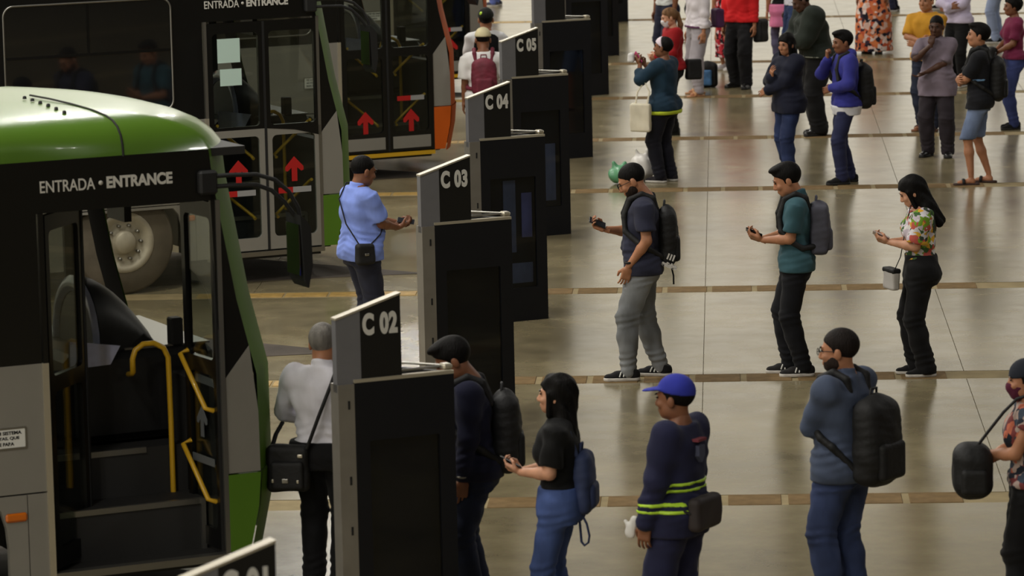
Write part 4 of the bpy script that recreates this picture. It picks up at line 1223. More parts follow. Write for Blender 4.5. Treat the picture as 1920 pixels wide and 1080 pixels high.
def strap_line(e, T, pts, m_, r_=.012, name='strap'):
    o = MB().tube(pts, r_, 8, flat=.6).build(name, m_, e); o.data.transform(T); return o

# ------------------------------------------------------------------ the people
def bag(name, label, p, c, hs, m_, r_=.03, rot=0.0, cat='bag', group='bags', flap=None, taper=None, parts=()):
    e, T = free_thing(name, label, cat, p, c, group)
    c = Vector(c); rm = [list(v) for v in Matrix.Rotation(R(rot), 3, 'Z')]
    mg = max(hs) * 1.5 + .06
    f = Field((c.x - mg, c.y - mg, c.z - mg), (c.x + mg, c.y + mg, c.z + mg), max(.008, max(hs) / 18))
    f.box(c, hs, r_, 0, 'add', rm); f.ripple(.003, 1.0, 2)
    add_part(e, T, 'bag_body', f.skin(), m_)
    for nm, off, h2, m2, r2 in parts:
        o = Vector(off); o = Matrix.Rotation(R(rot), 3, 'Z') @ o
        f = Field(tuple(c + o - Vector((max(h2) * 1.6 + .03,) * 3)), tuple(c + o + Vector((max(h2) * 1.6 + .03,) * 3)), max(.005, min(.009, max(h2) / 10)))
        f.box(c + o, h2, r2, 0, 'add', rm); add_part(e, T, nm, f.skin(), m2)
    return e, T

PH = lambda z=1.13, y=.27, d=.06: (dict(w=(-d, y, z), pole=(-.5, -.6, -1), dir=(.2, .8, .35), palm=(.45, -.2, .9), pose='grip'), dict(w=(d, y, z - .01), pole=(.5, -.6, -1), dir=(-.25, .8, .3), palm=(-.45, -.2, .9), pose='type'))
CROSS = (dict(w=(.05, .215, 1.09), pole=(-1, .1, -.6), dir=(1, -.15, .15), palm=(0, -1, 0), pose='relax'), dict(w=(-.03, .235, 1.14), pole=(1, .1, -.6), dir=(-1, -.2, .1), palm=(0, -1, 0), pose='relax'))
DOWN = lambda sx, y=.06, x=.22, z=.82: dict(w=(sx * x, y, z), pole=(sx * .4, -1, 0), dir=(0, .12, -1), palm=(-sx, .1, 0))
BLK = cloth((16, 16, 18)); NAVYC = cloth((34, 38, 62)); SHOE_B = cloth((20, 20, 21), fold=.1)
SOLE_B = mat('sole_black', (26, 25, 24), .7); LEATHER = mat('shoe_leather', (24, 22, 21), .35)
M_lime = mat('lime_reflective', (190, 232, 60), .4)

# --- middle row, in focus
p = person('man in a dark tee and grey jeans reading the phone in his raised hand', -0.70, 33.72, 92, 1.80, TAN, 'buzz', shirt=dict(m=cloth((46, 48, 66)), sleeve=.36, hem=.85, hemw=.008, t=.016), pants=dict(m=denim((128, 131, 134)), r=1.08, flare=.85, top=.95),
           shoes=dict(m=cloth((22, 22, 24), fold=.1), stripes=M_white), feet=((-.10, .13, 4), (.10, -.13, -12)), arms=(dict(w=(-.205, .115, .93), pole=(-.4, -1, 0), dir=(.15, .30, -1), palm=(1, .2, 0)), dict(w=(.04, .29, 1.20), pole=(.6, -.2, -1), dir=(-.15, .75, .35), palm=(-.5, -.3, .8), pose='grip')),
           head=(0, 28), belly=.03, girth=1.10, beard=(40, 30, 26), glasses=True, seed=1)
phone(p, 1, 'dark phone held out by the man in grey jeans')
e, T, c = backpack(p, 'black backpack with white lettering low on its side', zc=1.14, hgt=.25, d=.075)
M_mark = mat('bag_lettering', (214, 210, 204), .7)
for txt, w_, h_, dy, dz in (('adidas', .13, .042, .055, -.215), ('111', .06, .05, .01, -.165)):
    me = fit_text(txt, w_, h_, .006, .03)
    o = link_mesh('lettering', me, M_mark, e); o.data.transform(T @ Matrix.Translation(c + Vector((-.128, dy, dz))) @ Matrix.Rotation(R(-90), 4, 'Z') @ Matrix.Rotation(R(90), 4, 'X') @ Matrix.Rotation(R(-22), 4, 'Z'))
strap_line(e, T, [c + Vector((0.02, -.03, -.24)), c + Vector((.02, -.05, -.33)), c + Vector((.02, -.05, -.40))], M_bagblack, .007, 'loose_strap')
wt = MB().tube([p['wri'][0] + Vector((.031 * math.cos(a), .031 * math.sin(a), .035)) for a in [2 * math.pi * k / 16 for k in range(17)]], .010, 6, caps=False).build('wristband', M_rubber, p['root'])

p = person('young man in a teal polo shirt typing on a phone, grey backpack behind', 0.56, 33.80, 92, 1.765, TAN, 'crop', shirt=dict(m=cloth((58, 92, 102)), sleeve=.40, hem=.86, collar=True, hemw=.006), pants=dict(m=cloth((20, 21, 26)), r=1.0, flare=1.0, top=.95),
           shoes=dict(m=cloth((30, 28, 28), fold=.1), stripes=M_white), feet=((-.08, -.04, 6), (.09, .06, -2)), arms=PH(1.12, .27), head=(0, 22), seed=2)
phone(p, 0, 'thin dark phone in the hands of the young man in teal')
backpack(p, 'grey boxy backpack on the young man in the teal polo', mat('bag_grey', (74, 74, 86), .75, vary=.15, vscale=12), w=.145, hgt=.22, d=.08, zc=1.20, roll=True, trim=M_bagblack)

M_floral = pattern_mat('floral_print', (226, 222, 220), [(120, 160, 50), (70, 100, 60), (214, 210, 215), (190, 90, 80), (220, 170, 60), (60, 70, 60), (200, 190, 200)], 26)
p = person('woman in a floral blouse and black flared trousers looking at her phone', 1.58, 33.70, 93, 1.66, LIGHT, 'long', shirt=dict(m=M_floral, sleeve=.44, hem=1.00, t=.018, sl_r=1.2, neck=1.44), pants=dict(m=BLK, r=1.08, flare=1.15, top=1.06, t=.028),
           shoes=dict(m=SHOE_B), feet=((-.08, -.02, 4), (.08, .05, -4)), arms=PH(1.17, .28, .05), head=(0, 26), female=True, hips=1.14, bust=.04, seed=3, hair_vol=1.2)
phone(p, 0, 'pale phone in the hands of the woman in the floral blouse', (214, 200, 200))
e, T = bag('shoulder_bag', 'small pale grey shoulder bag hanging in front of the woman in the floral blouse', p, (-.02, .255, .80), (.10, .035, .085), mat('bag_pale', (186, 182, 178), .6), .02, 20, parts=[('bag_flap', (0, .0, .075), (.105, .04, .02), M_bagblack, .012)])
strap_line(e, T, [(-.10, .24, .88), (-.13, .19, 1.0), (-.10, .15, 1.2), (-.05, .10, 1.40), (.0, .0, 1.46)], M_bagblack, .006)

# --- foreground row
p = person('grey-haired man in a white shirt seen from behind beside the green bus', -2.58, 25.90, -10, 1.70, TAN, 'short', (122, 118, 112), shirt=dict(m=cloth((222, 220, 228), fold=.45), sleeve=.86, hem=.95, collar=True, t=.018), pants=dict(m=BLK, r=1.08, top=.985, t=.038),
           shoes=dict(m=LEATHER, sole=SOLE_B), arms=(dict(w=(-.13, .25, 1.07), pole=(-1, -.5, -.5), palm=(1, 0, 0)), dict(w=(.12, .26, 1.08), pole=(1, -.4, -.6), palm=(-1, 0, 0))), girth=1.06, head=(-8, 8), seed=4, face=False)
e, T = bag('shoulder_bag', 'black shoulder bag at the hip of the man in the white shirt', p, (-.19, -.17, .80), (.135, .05, .15), M_bagblack, .035, 6, parts=[('front_pocket', (.0, -.055, -.04), (.105, .025, .09), M_bagblack, .02), ('emblem', (-.01, -.082, -.07), (.022, .006, .016), M_alu, .004), ('buckle', (.085, -.058, .085), (.018, .006, .012), M_bright, .004), ('rivet', (-.09, -.08, -.07), (.009, .006, .012), M_bright, .004), ('rivet', (.07, -.08, -.075), (.009, .006, .012), M_bright, .004)])
strap_line(e, T, [(-.06, -.19, .93), (.02, -.19, 1.13), (.10, -.15, 1.34), (.125, -.06, 1.455), (.125, .02, 1.46)], M_bagblack, .020)
strap_line(e, T, [(-.30, -.16, .92), (-.29, -.09, 1.0), (-.27, .0, 1.06)], M_bagblack, .016)

p = person('man in a navy sweater looking down behind the C 02 totem', -1.57, 25.10, 95, 1.75, BROWN, 'crop', shirt=dict(m=cloth((26, 28, 50)), sleeve=.95, hem=.86, t=.018), pants=dict(m=denim((32, 38, 58)), r=1.04, top=.95),
           shoes=dict(m=SHOE_B), arms=(DOWN(-1, .09, .2, .83), dict(w=(.06, .27, 1.10), pole=(.5, -.6, -1))), head=(0, 30), girth=1.08, lean=5, seed=5)
backpack(p, 'black backpack on the man in the navy sweater', zc=1.13, hgt=.26, d=.085)
MB().tube([p['wri'][0] + Vector((.034 * math.cos(a), .034 * math.sin(a), .02)) for a in [2 * math.pi * k / 16 for k in range(17)]], .011, 6, caps=False).build('watch', M_alu, p['root'])
MB().box(-.11, -.07, .125, .14, 1.30, 1.325).build('chest_badge', M_white, p['root'])

p = person('long-haired woman in a black tee and blue jeans holding a phone', -1.02, 24.31, 82, 1.62, LIGHT, 'wavy', shirt=dict(m=cloth((15, 15, 16)), sleeve=.42, hem=.99, t=.014), pants=dict(m=denim((66, 84, 134)), r=.92, flare=.85, top=1.03, t=.028),
           shoes=dict(m=SHOE_B), arms=PH(1.12, .25, .05), female=True, hips=1.10, bust=.04, head=(2, -2), seed=6, hair_vol=1.15)
phone(p, 0, 'dark phone held by the long-haired woman in the black tee')
e, T, c = backpack(p, 'limp dark blue backpack hanging low behind the long-haired woman', mat('bag_navy', (44, 56, 92), .75, vary=.2), w=.12, hgt=.19, d=.045, zc=1.05, straps=False)
strap_line(e, T, [c + Vector((-.06, .02, -.16)), c + Vector((-.065, -.02, -.24)), c + Vector((-.07, -.035, -.31)), c + Vector((-.068, -.028, -.35)), c + Vector((-.062, -.004, -.37)), c + Vector((-.056, .016, -.35)), c + Vector((-.05, .022, -.28)), c + Vector((-.05, .03, -.16))], mat('bag_navy', (44, 56, 92), .75), .011)
strap_line(e, T, [c + Vector((-.08, .03, .17)), c + Vector((-.11, .07, .32)), c + Vector((-.12, .14, .36)), c + Vector((-.12, .2, .28))], mat('bag_navy', (44, 56, 92), .75), .014)

lime = [(1.075, 1.097, M_lime, 'reflective_band', 'torso'), (1.115, 1.137, M_lime, 'reflective_band', 'torso'), (.955, .980, M_lime, 'sleeve_band', 'left'), (1.0, 1.025, M_lime, 'sleeve_band', 'left')]
NAVY_U = cloth((34, 36, 64), fold=.45)
p = person('worker in a navy uniform with lime reflective bands and a blue cap', -0.30, 23.72, 62, 1.70, BROWN, 'short', shirt=dict(m=NAVY_U, sleeve=.98, hem=.80, t=.026, sl_r=1.12, bands=lime, name='work_jacket', hemw=.01), pants=dict(m=NAVY_U, r=1.22, top=.95, flare=1.1),
           shoes=dict(m=LEATHER, sole=SOLE_B, kind='boot'), arms=(DOWN(-1, .12, .24, .84), DOWN(1, .10, .24, .84)), cap=((46, 54, 158),), head=(6, 2), seed=7)
MB().box(-.07, .03, -.165, -.10, 1.335, 1.35).build('back_print', mat('print_red', (120, 50, 60), .8), p['root'])
MB().poly([(-.055, 1.31), (.015, 1.31), (.015, 1.25), (-.02, 1.21), (-.055, 1.25)], -.163, -.10).build('back_print', mat('print_grey', (70, 74, 96), .8), p['root'])
e, T = bag('waist_bag', 'dark brown waist bag on the worker in the blue cap', p, (-.02, -.175, .92), (.15, .045, .10), mat('bag_brown', (44, 36, 36), .7, vary=.2), .035, 0)
strap_line(e, T, [(-.16, -.16, .93), (-.20, -.05, .97), (-.19, .08, .98)], M_bagblack, .014)
cl = free_thing('work_gloves', 'white work gloves in the hand of the worker in the blue cap', 'gloves', p, tuple(p['wri'][0] + Vector((.01, .08, -.03))))
f = Field((-.06, -.06, -.09), (.06, .08, .09), .007); f.cone((0, 0, .04), (0, .03, -.04), .026, .032, .01, flat=((1, 0, 0), .6)); f.cone((0, .03, 0), (0, .055, .03), .014, .012, .01); f.ripple(.003, 3)
link_mesh('glove', np_mesh('glove', *f.skin()), cloth((226, 224, 220)), cl[0])

p = person('man in a slate blue shirt with folded arms and glasses, back half turned', 0.69, 25.02, 55, 1.76, TAN, 'short', (30, 24, 22), shirt=dict(m=cloth((72, 82, 104)), sleeve=.92, hem=.83, collar=True, t=.020, hemw=.012), pants=dict(m=denim((56, 68, 104)), r=1.12, top=.95),
           shoes=dict(m=SHOE_B), arms=CROSS, beard=(44, 34, 30), glasses=True, girth=1.12, belly=.02, head=(22, 4), seed=8)
backpack(p, 'large black backpack on the man in the slate blue shirt', w=.172, hgt=.28, d=.11, zc=1.08)

M_tropic = pattern_mat('tropical_print', (40, 42, 52), [(196, 110, 84), (60, 70, 84), (170, 150, 140), (36, 40, 50), (120, 60, 60)], 22)
p = person('woman in a maroon mask and dark cap hugging a black bag at the right edge', 1.78, 24.63, 92, 1.62, TAN, 'bun', shirt=dict(m=M_tropic, sleeve=.18, hem=.93, t=.014), pants=dict(m=BLK, r=1.0, top=1.0), shoes=dict(m=SHOE_B),
           arms=(dict(w=(.02, .30, 1.13), pole=(-.6, -.5, -1), palm=(0, -1, 0), dir=(1, .3, 0)), dict(w=(.03, .30, 1.06), pole=(.6, -.5, -1))), mask=(84, 30, 52), cap=((34, 38, 48), True), female=True, bust=.04, head=(0, 2), seed=9)
e, T = bag('handbag', 'soft black bag hugged by the woman in the maroon mask', p, (-.04, .34, .96), (.14, .12, .17), M_bagblack, .10, 0, parts=[('front_pocket', (-.12, .0, -.05), (.04, .08, .08), M_bagblack, .03)])
strap_line(e, T, [(-.06, .33, 1.09), (-.08, .25, 1.20), (-.10, .16, 1.32), (-.105, .08, 1.40), (-.10, .0, 1.425)], M_bagblack, .016)

# --- platform edge, left
p = person('man in a light blue shirt beside the second bus, checking his phone', -3.14, 35.15, -62, 1.72, BROWN, 'buzz', shirt=dict(m=cloth((128, 150, 226), fold=.45), sleeve=.44, hem=.84, collar=True, t=.026, hemw=.014), pants=dict(m=cloth((40, 42, 56)), r=1.08, top=.95), shoes=dict(m=LEATHER, sole=SOLE_B),
           arms=(dict(w=(-.05, .36, 1.13), pole=(-.5, -.6, -1), palm=(.4, -.2, .9), pose='grip'), dict(w=(.07, .33, 1.10), pole=(.7, -.5, -1), dir=(-.3, .9, .2), palm=(-.4, -.2, .9), pose='type')), belly=.06, girth=1.14, head=(4, 14), seed=10)
phone(p, 0, 'phone in the hands of the man in the light blue shirt')
e, T = bag('waist_bag', 'small black pouch on the hip of the man in the light blue shirt', p, (.235, -.06, .90), (.045, .085, .09), M_bagblack, .03, 0, parts=[('badge', (.046, .0, .0), (.006, .02, .012), M_alu, .003)])
strap_line(e, T, [(.21, -.1, .98), (.10, -.17, 1.15), (-.05, -.165, 1.35), (-.115, -.07, 1.475), (-.115, .03, 1.47)], M_bagblack, .008)
strap_line(e, T, [(.23, .0, .98), (.20, .10, 1.05), (.12, .18, 1.15)], M_bagblack, .008)

p = person('man in a pale cap and white tee walking away with a maroon backpack', -2.80, 48.0, 4, 1.72, BROWN, 'buzz', shirt=dict(m=cloth((226, 224, 222)), sleeve=.46, hem=.84, t=.022, sl_r=1.1), pants=dict(m=cloth((52, 50, 54)), r=1.05), shoes=dict(m=SHOE_B), cap=((214, 204, 164),), coarse=True, seed=11, face=False, girth=1.05, head=(0, 12))
M_maroon = mat('bag_maroon', (112, 34, 52), .7, vary=.3, vscale=9, bump=.2, bscale=20)
backpack(p, 'maroon backpack on the man in the pale cap', M_maroon, w=.14, hgt=.22, d=.08, zc=1.18)
p = person('man in a dark vest and a cap with a green dot, behind the pale cap', -2.90, 50.4, 2, 1.76, TAN, 'short', shirt=dict(m=cloth((224, 224, 224)), sleeve=.46, hem=.86, t=.018), pants=dict(m=BLK), cap=((22, 24, 22),), coarse=True, seed=12, face=False)
g_ = MB().lathe([(math.sin(math.pi * i / 8) * .03, math.cos(math.pi * i / 8) * .03) for i in range(9)], 12).build('cap_emblem', M_lime, p['root'], tuple(p['hc'] + Vector((-.045, -.085, .075))))
f = Field((-.3, -.3, .9), (.3, .3, 1.6), .016); f.loft(p['torso'](.030), 0); f.cut((0, 0, 1), (0, 0, 1.46)); f.cut((0, 0, -1), (0, 0, .92)); f.cut((1, 0, 0), (.15, 0, 0)); f.cut((-1, 0, 0), (-.15, 0, 0))
link_mesh('vest', np_mesh('vest', *f.skin()), BLK, p['root'])

# --- row behind
RAISE = (dict(w=(-.10, .27, 1.42), pole=(-.8, .1, -1), dir=(.1, .6, .8), palm=(.6, -.5, .2), pose='grip'), dict(w=(.04, .27, 1.40), pole=(.8, .1, -1), dir=(-.2, .6, .8), palm=(-.6, -.5, .2), pose='grip'))
p = person('woman in a teal sweater and white headband holding up a pink phone', -0.70, 47.15, 66, 1.66, BROWN, 'short', shirt=dict(m=cloth((30, 54, 72)), sleeve=.74, hem=.87, t=.026, under=(.825, .87, mat('lime_hem', (196, 214, 50), .8))), pants=dict(m=cloth((24, 24, 34)), r=1.1, top=.95),
           shoes=dict(m=cloth((34, 30, 34), fold=.1)), arms=RAISE, female=True, coarse=True, hips=1.1, girth=1.1, head=(5, -6), seed=13)
hb = Field((-.12, -.15, -.05), (.12, .14, .17), .009); hb.ell((0, -.014, .032), (.091, .113, .102), 0); hb.cut((0, .5, -1), (0, .09, .06)); hb.cut((0, -1, .3), (0, -.005, .05))
v, q = xf_vq(hb.skin(), p['HM']); link_mesh('headband', np_mesh('headband', v, q), cloth((226, 212, 222), fold=.1), p['root'])
phone(p, 0, 'pink phone held up by the woman in the teal sweater', (214, 60, 130))
e, T = bag('tissue_pack', 'crumpled white bag in the raised hand of the woman in teal', p, tuple(p['wri'][0] + Vector((-.01, .10, .075))), (.05, .04, .055), cloth((230, 228, 226)), .03, 10)
e, T = bag('tote_bag', 'cream tote bag hanging from the arm of the woman in teal', p, (-.30, .16, .76), (.045, .12, .16), cloth((226, 218, 196)), .02, 8)
strap_line(e, T, [(-.31, .08, .90), (-.285, .05, 1.05), (-.27, .12, 1.17), (-.29, .20, 1.05), (-.31, .22, .90)], cloth((226, 218, 196)), .011)

p = person('long-haired woman in a navy jacket with a hand on her chest', 0.72, 47.25, 122, 1.67, TAN, 'long', shirt=dict(m=cloth((26, 29, 46)), sleeve=.97, hem=.80, t=.034, sl_r=1.12, hemw=.02, name='jacket'), pants=dict(m=denim((46, 58, 96)), r=1.05, top=.95), shoes=dict(m=cloth((222, 216, 206), fold=.1)),
           arms=(dict(w=(.10, .23, 1.07), pole=(-1, -.2, -.6), palm=(0, -1, 0)), dict(w=(.02, .23, 1.22), pole=(1, -.1, -.9), dir=(-.4, .2, .9), palm=(0, -1, 0))), female=True, coarse=True, feet=((-.14, .10, 12), (.13, -.08, -12)), head=(18, 8), seed=14)
p = person('man in a royal blue hoodie with a hand at his mouth', 1.36, 46.75, 104, 1.73, BROWN, 'crop', shirt=dict(m=cloth((54, 56, 142)), sleeve=.97, hem=.89, t=.028, hood=True, under=(.79, .90, cloth((222, 222, 228))), name='hoodie'), pants=dict(m=cloth((42, 46, 78)), r=1.02, top=.95), shoes=dict(m=SHOE_B, sole=SOLE_B),
           arms=(dict(w=(-.10, .19, 1.10), pole=(-1, -.3, -.6), palm=(0, -1, 0)), dict(w=(.03, .20, 1.42), pole=(.8, .5, -1), dir=(-.2, .05, 1), palm=(0, -1, 0), pose='fist')), coarse=True, feet=((-.12, .10, 8), (.11, -.06, -8)), head=(8, 6), seed=15)
backpack(p, 'round black backpack on the man in the royal blue hoodie', w=.15, hgt=.26, d=.10, zc=1.10)
p = person('man in a black polo and light denim shorts with crossed arms', 2.84, 46.5, 84, 1.80, TAN, 'crop', shirt=dict(m=cloth((26, 27, 32)), sleeve=.46, hem=.83, t=.022, collar=True, bands=[(1.135, 1.165, mat('pale_blue_trim', (120, 160, 200), .8), 'sleeve_trim', 'left')]), pants=dict(m=denim((116, 132, 164)), kind='shorts', r=1.0, end=.50, top=.95),
           shoes=dict(kind='flip', m=M_rubber, sole=mat('flip_sole', (60, 40, 34), .8)), arms=CROSS, coarse=True, feet=((-.12, .10, 10), (.11, -.08, -6)), head=(6, -4), seed=16)
backpack(p, 'black backpack on the man in denim shorts', w=.15, hgt=.25, d=.085, zc=1.14)

# plastic carrier bags on the floor beside the woman in teal
def floor_bag(name, label, x, y, r_, m_, seed):
    e = empty(name, (x, y, 0)); tag(e, label, 'bag', 'carrier bags on the floor')
    f = Field((-r_[0] * 1.7, -r_[1] * 1.7, -.02), (r_[0] * 1.7, r_[1] * 1.7, r_[2] * 2.9), .012)
    f.ell((0, 0, r_[2]), r_, 0); f.cone((-.03, 0, r_[2] * 1.6), (-.07, 0, r_[2] * 2.4), .035, .018, .04); f.cone((.03, 0, r_[2] * 1.6), (.06, .02, r_[2] * 2.3), .03, .02, .04)
    f.ripple(.009, 1.6, seed); f.cut((0, 0, -1), (0, 0, .002))
    link_mesh('bag_body', np_mesh('bag_body', *f.skin()), m_, e)
    MB().tube([(-.05, 0, r_[2] * 1.75), (0, -.02, r_[2] * 1.9), (.05, .0, r_[2] * 1.75)], .012, 6).build('knot', m_, e)
floor_bag('carrier_bag', 'green plastic carrier bag on the floor near the woman in teal', -1.22, 47.0, (.14, .12, .10), mat('plastic_green', (96, 160, 118), .35), 1)
floor_bag('carrier_bag', 'white plastic carrier bag standing at the feet of the woman in teal', -0.97, 47.25, (.15, .14, .15), mat('plastic_white', (220, 216, 210), .4), 2)

p = person('woman in a red cardigan and white mask with a ponytail', -0.66, 52.1, 106, 1.60, LIGHT, 'pony', (120, 88, 60), shirt=dict(m=cloth((156, 24, 30)), sleeve=.96, hem=.90, t=.022, name='cardigan'), pants=dict(m=BLK, r=1.05, flare=1.1), shoes=dict(m=LEATHER, sole=SOLE_B), mask=(226, 226, 230), female=True, coarse=True, bust=.03, head=(0, 12), seed=17,
           arms=(dict(w=(-.04, .24, 1.10), pole=(-.8, -.5, -1)), dict(w=(.06, .24, 1.08), pole=(.8, -.5, -1))))
bag('handbag', 'black handbag behind the woman in the red cardigan', p, (-.10, -.24, .82), (.06, .10, .13), M_bagblack, .03, 10)
CHIN = (dict(w=(.10, .20, 1.06), pole=(-1, -.2, -.6), palm=(0, 0, 1)), dict(w=(.03, .20, 1.40), pole=(.6, .6, -1), dir=(-.15, -.1, 1), palm=(0, -1, 0), pose='fist'))
p = person('man in a grey lilac shirt with his hand at his chin, facing us', 2.50, 49.2, 163, 1.68, DARK, 'buzz', shirt=dict(m=cloth((126, 114, 126)), sleeve=.47, hem=.76, t=.026, collar=True, hemw=.02, sl_r=1.0), pants=dict(m=cloth((52, 46, 52)), r=1.22, top=.92), shoes=dict(m=LEATHER, sole=SOLE_B), arms=CHIN, coarse=True, head=(0, 8), seed=18, feet=((-.13, .02, 14), (.13, -.02, -14)))
p = person('big man in a dark green jacket bending towards the group', 1.16, 51.75, 104, 1.84, DARK, 'buzz', shirt=dict(m=cloth((38, 44, 38)), sleeve=.95, hem=.93, t=.040, sl_r=1.3, name='jacket', bands=[(.935, .955, mat('pale_band', (170, 172, 160), .6), 'hem_band', 'torso')]), pants=dict(m=cloth((22, 22, 24)), r=1.4, top=1.0, flare=1.1), shoes=dict(m=LEATHER, sole=SOLE_B), girth=1.32, lean=14, coarse=True, seed=19,
           arms=(dict(w=(-.05, .38, 1.12), pole=(-1, -.4, -.4)), dict(w=(.1, .38, 1.10), pole=(1, -.4, -.4))), head=(0, 25), belly=.05)
p = person('man in a yellow tee with folded arms behind the man in lilac', 2.52, 52.05, 150, 1.76, TAN, 'short', shirt=dict(m=cloth((206, 150, 48)), sleeve=.47, hem=.88, t=.020), pants=dict(m=denim((48, 54, 72)), r=.95), shoes=dict(kind='sandal', m=mat('sandal_strap', (70, 40, 30), .6), sole=mat('sandal_sole', (140, 90, 60), .7)), arms=CROSS, coarse=True, girth=1.06, head=(0, 0), seed=20)
p = person('curly-haired woman in a maroon tee and blue jeans at the right', 3.60, 52.1, 102, 1.66, BROWN, 'curly', shirt=dict(m=cloth((118, 38, 70)), sleeve=.40, hem=.93, t=.014), pants=dict(m=denim((58, 68, 118)), r=.98, top=1.0), shoes=dict(m=SHOE_B, sole=SOLE_B), female=True, bust=.03, coarse=True, seed=21, arms=(dict(w=(-.06, .25, 1.02), pole=(-.7, -.6, -1)), dict(w=(.06, .25, 1.02), pole=(.7, -.6, -1))))
bag('handbag', 'black bag carried in front by the woman in the maroon tee', p, (-.05, .30, .92), (.10, .05, .12), M_bagblack, .03, 0)

# --- far row, mostly cut by the top of the picture
p = person('person in light grey sweatpants and tan sandals with a white jacket', -0.36, 57.0, 116, 1.74, TAN, 'short', shirt=dict(m=cloth((226, 220, 226)), sleeve=.9, hem=.94, t=.024, name='jacket', bands=[(.94, .975, mat('plum_trim', (92, 40, 84), .8), 'hem_band', 'torso')]), pants=dict(m=cloth((166, 160, 166)), r=1.2, flare=.8), shoes=dict(kind='sandal', m=mat('tan_strap', (190, 140, 96), .6), sole=mat('tan_sole', (176, 128, 90), .7)), feet=((-.19, .10, 10), (.19, -.08, -14)), coarse=True, seed=22)
bag('shoulder_bag', 'plum shoulder bag beside the light grey sweatpants', p, (-.06, -.26, 1.05), (.11, .06, .13), mat('bag_plum', (74, 34, 78), .7, vary=.2), .03, 0)
p = person('person in a bright red shirt and black trousers near the top edge', 0.22, 57.9, 150, 1.76, TAN, 'short', shirt=dict(m=cloth((214, 34, 38)), sleeve=.9, hem=.92, t=.026), pants=dict(m=cloth((28, 28, 31)), r=1.2), shoes=dict(m=LEATHER, sole=SOLE_B), feet=((-.12, .06, 14), (.13, -.06, -16)), coarse=True, seed=23)
bag('shoulder_bag', 'large black bag behind the person in the bright red shirt', p, (-.26, -.10, .80), (.07, .12, .16), M_bagblack, .04, 0)
M_redfl = pattern_mat('red_floral', (150, 24, 40), [(200, 60, 70), (40, 24, 30), (222, 190, 190), (170, 30, 46)], 28)
person('woman in a red floral dress half hidden behind the red shirt', 0.02, 60.6, 140, 1.66, TAN, 'long', shirt=dict(m=M_redfl, sleeve=.3, hem=.96, t=.012), pants=dict(kind='skirt', m=M_redfl, r=.9, end=.20, top=1.0), shoes=dict(m=cloth((200, 196, 196), fold=.1)), female=True, coarse=True, seed=24)
e = empty('backpack', (-0.25, 58.1, 0)); tag(e, 'blue and black rucksack standing on the floor behind the sweatpants', 'backpack', 'bags')
f = Field((-.22, -.2, -.02), (.22, .2, .5), .013); f.box((0, 0, .17), (.14, .10, .17), .06); f.ell((0, 0, .27), (.11, .09, .10), .03); f.ripple(.003)
link_mesh('pack_body', np_mesh('pack_body', *f.skin()), M_bagblack, e)
f = Field((-.22, -.25, -.02), (.22, .2, .5), .012); f.box((-.03, -.10, .14), (.09, .03, .11), .025); link_mesh('front_pocket', np_mesh('front_pocket', *f.skin()), mat('bag_blue', (74, 120, 170), .6, vary=.3, vscale=14), e)
person('person with a pink hoodie tied round the waist over grey leggings', 0.85, 60.8, 12, 1.66, TAN, 'long', shirt=dict(m=BLK, sleeve=.4, hem=.98, t=.012, under=(.64, .99, cloth((226, 130, 170)))), pants=dict(m=cloth((96, 92, 118)), r=.78, flare=.7), shoes=dict(m=cloth((220, 216, 216), fold=.1)), female=True, coarse=True, hips=1.05, seed=25, face=False)
M_orfl = pattern_mat('orange_floral', (206, 116, 72), [(34, 32, 44), (226, 190, 176), (196, 92, 60), (60, 44, 60), (214, 130, 90), (210, 120, 70), (232, 214, 206)], 19)
person('person in a long dress with a bold orange and black print', 2.24, 62.9, 158, 1.70, BROWN, 'bun', shirt=dict(m=M_orfl, sleeve=.45, hem=.9, t=.026), pants=dict(kind='skirt', m=M_orfl, r=1.22, end=.04, top=1.0), shoes=dict(m=LEATHER, sole=SOLE_B), female=True, coarse=True, girth=1.2, seed=26)
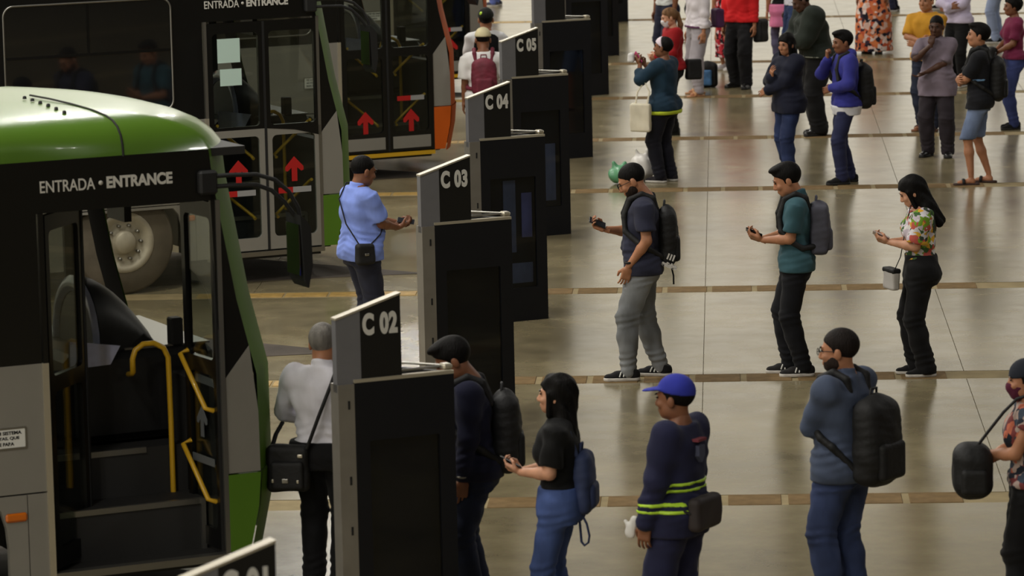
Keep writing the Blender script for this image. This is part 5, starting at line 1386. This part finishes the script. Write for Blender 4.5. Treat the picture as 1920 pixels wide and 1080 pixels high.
person('man in a white shirt and navy trousers behind the red cardigan', -0.83, 60.2, 130, 1.78, BROWN, 'short', shirt=dict(m=cloth((222, 226, 226)), sleeve=.45, hem=.98, t=.018), pants=dict(m=cloth((40, 42, 62)), r=1.1), shoes=dict(m=LEATHER), arms=(DOWN(-1), DOWN(1)), coarse=True, seed=27)
person('person in a blue top beyond the white jacket', -0.46, 65.5, 100, 1.72, TAN, 'short', shirt=dict(m=cloth((92, 120, 196)), sleeve=.5, hem=.80, t=.016), pants=dict(m=BLK), shoes=dict(m=SHOE_B), coarse=True, seed=28)
person('person in a white shirt and blue jeans behind the dark green jacket', 1.0, 60.2, 110, 1.72, DARK, 'short', shirt=dict(m=cloth((216, 216, 226)), sleeve=.5, hem=.98, t=.014), pants=dict(m=denim((50, 66, 104))), shoes=dict(m=SHOE_B), coarse=True, seed=29)
person('farthest person in dark trousers, only shoes and shins in view', 2.85, 70.7, 92, 1.75, TAN, 'short', shirt=dict(m=cloth((180, 180, 186)), sleeve=.5), pants=dict(m=cloth((40, 44, 66))), shoes=dict(m=SHOE_B), coarse=True, seed=30)
person('farthest person in navy trousers walking behind the yellow tee', 3.86, 70.9, 80, 1.75, TAN, 'short', shirt=dict(m=cloth((90, 90, 120)), sleeve=.5), pants=dict(m=cloth((44, 50, 84))), shoes=dict(m=SHOE_B), feet=((-.1, .2, 4), (.1, -.2, -4)), coarse=True, seed=31)
person('person in a lilac striped shirt behind the black polo', 3.22, 57.6, 140, 1.72, BROWN, 'short', shirt=dict(m=cloth((206, 196, 222)), sleeve=.96, hem=.9, t=.024), pants=dict(m=BLK), shoes=dict(m=SHOE_B), arms=CROSS, coarse=True, seed=32)
person('person in pale blue trousers at the far right edge', 4.2, 64.3, 80, 1.72, TAN, 'short', shirt=dict(m=cloth((214, 216, 226)), sleeve=.5), pants=dict(m=cloth((150, 164, 196))), shoes=dict(m=SHOE_B), coarse=True, seed=33)
person('person in blue trousers beyond the buses at the top edge', -4.05, 73.4, 90, 1.72, TAN, 'short', shirt=dict(m=cloth((150, 150, 160)), sleeve=.5), pants=dict(m=cloth((96, 110, 176))), shoes=dict(m=cloth((60, 60, 70), fold=.1)), coarse=True, seed=34)
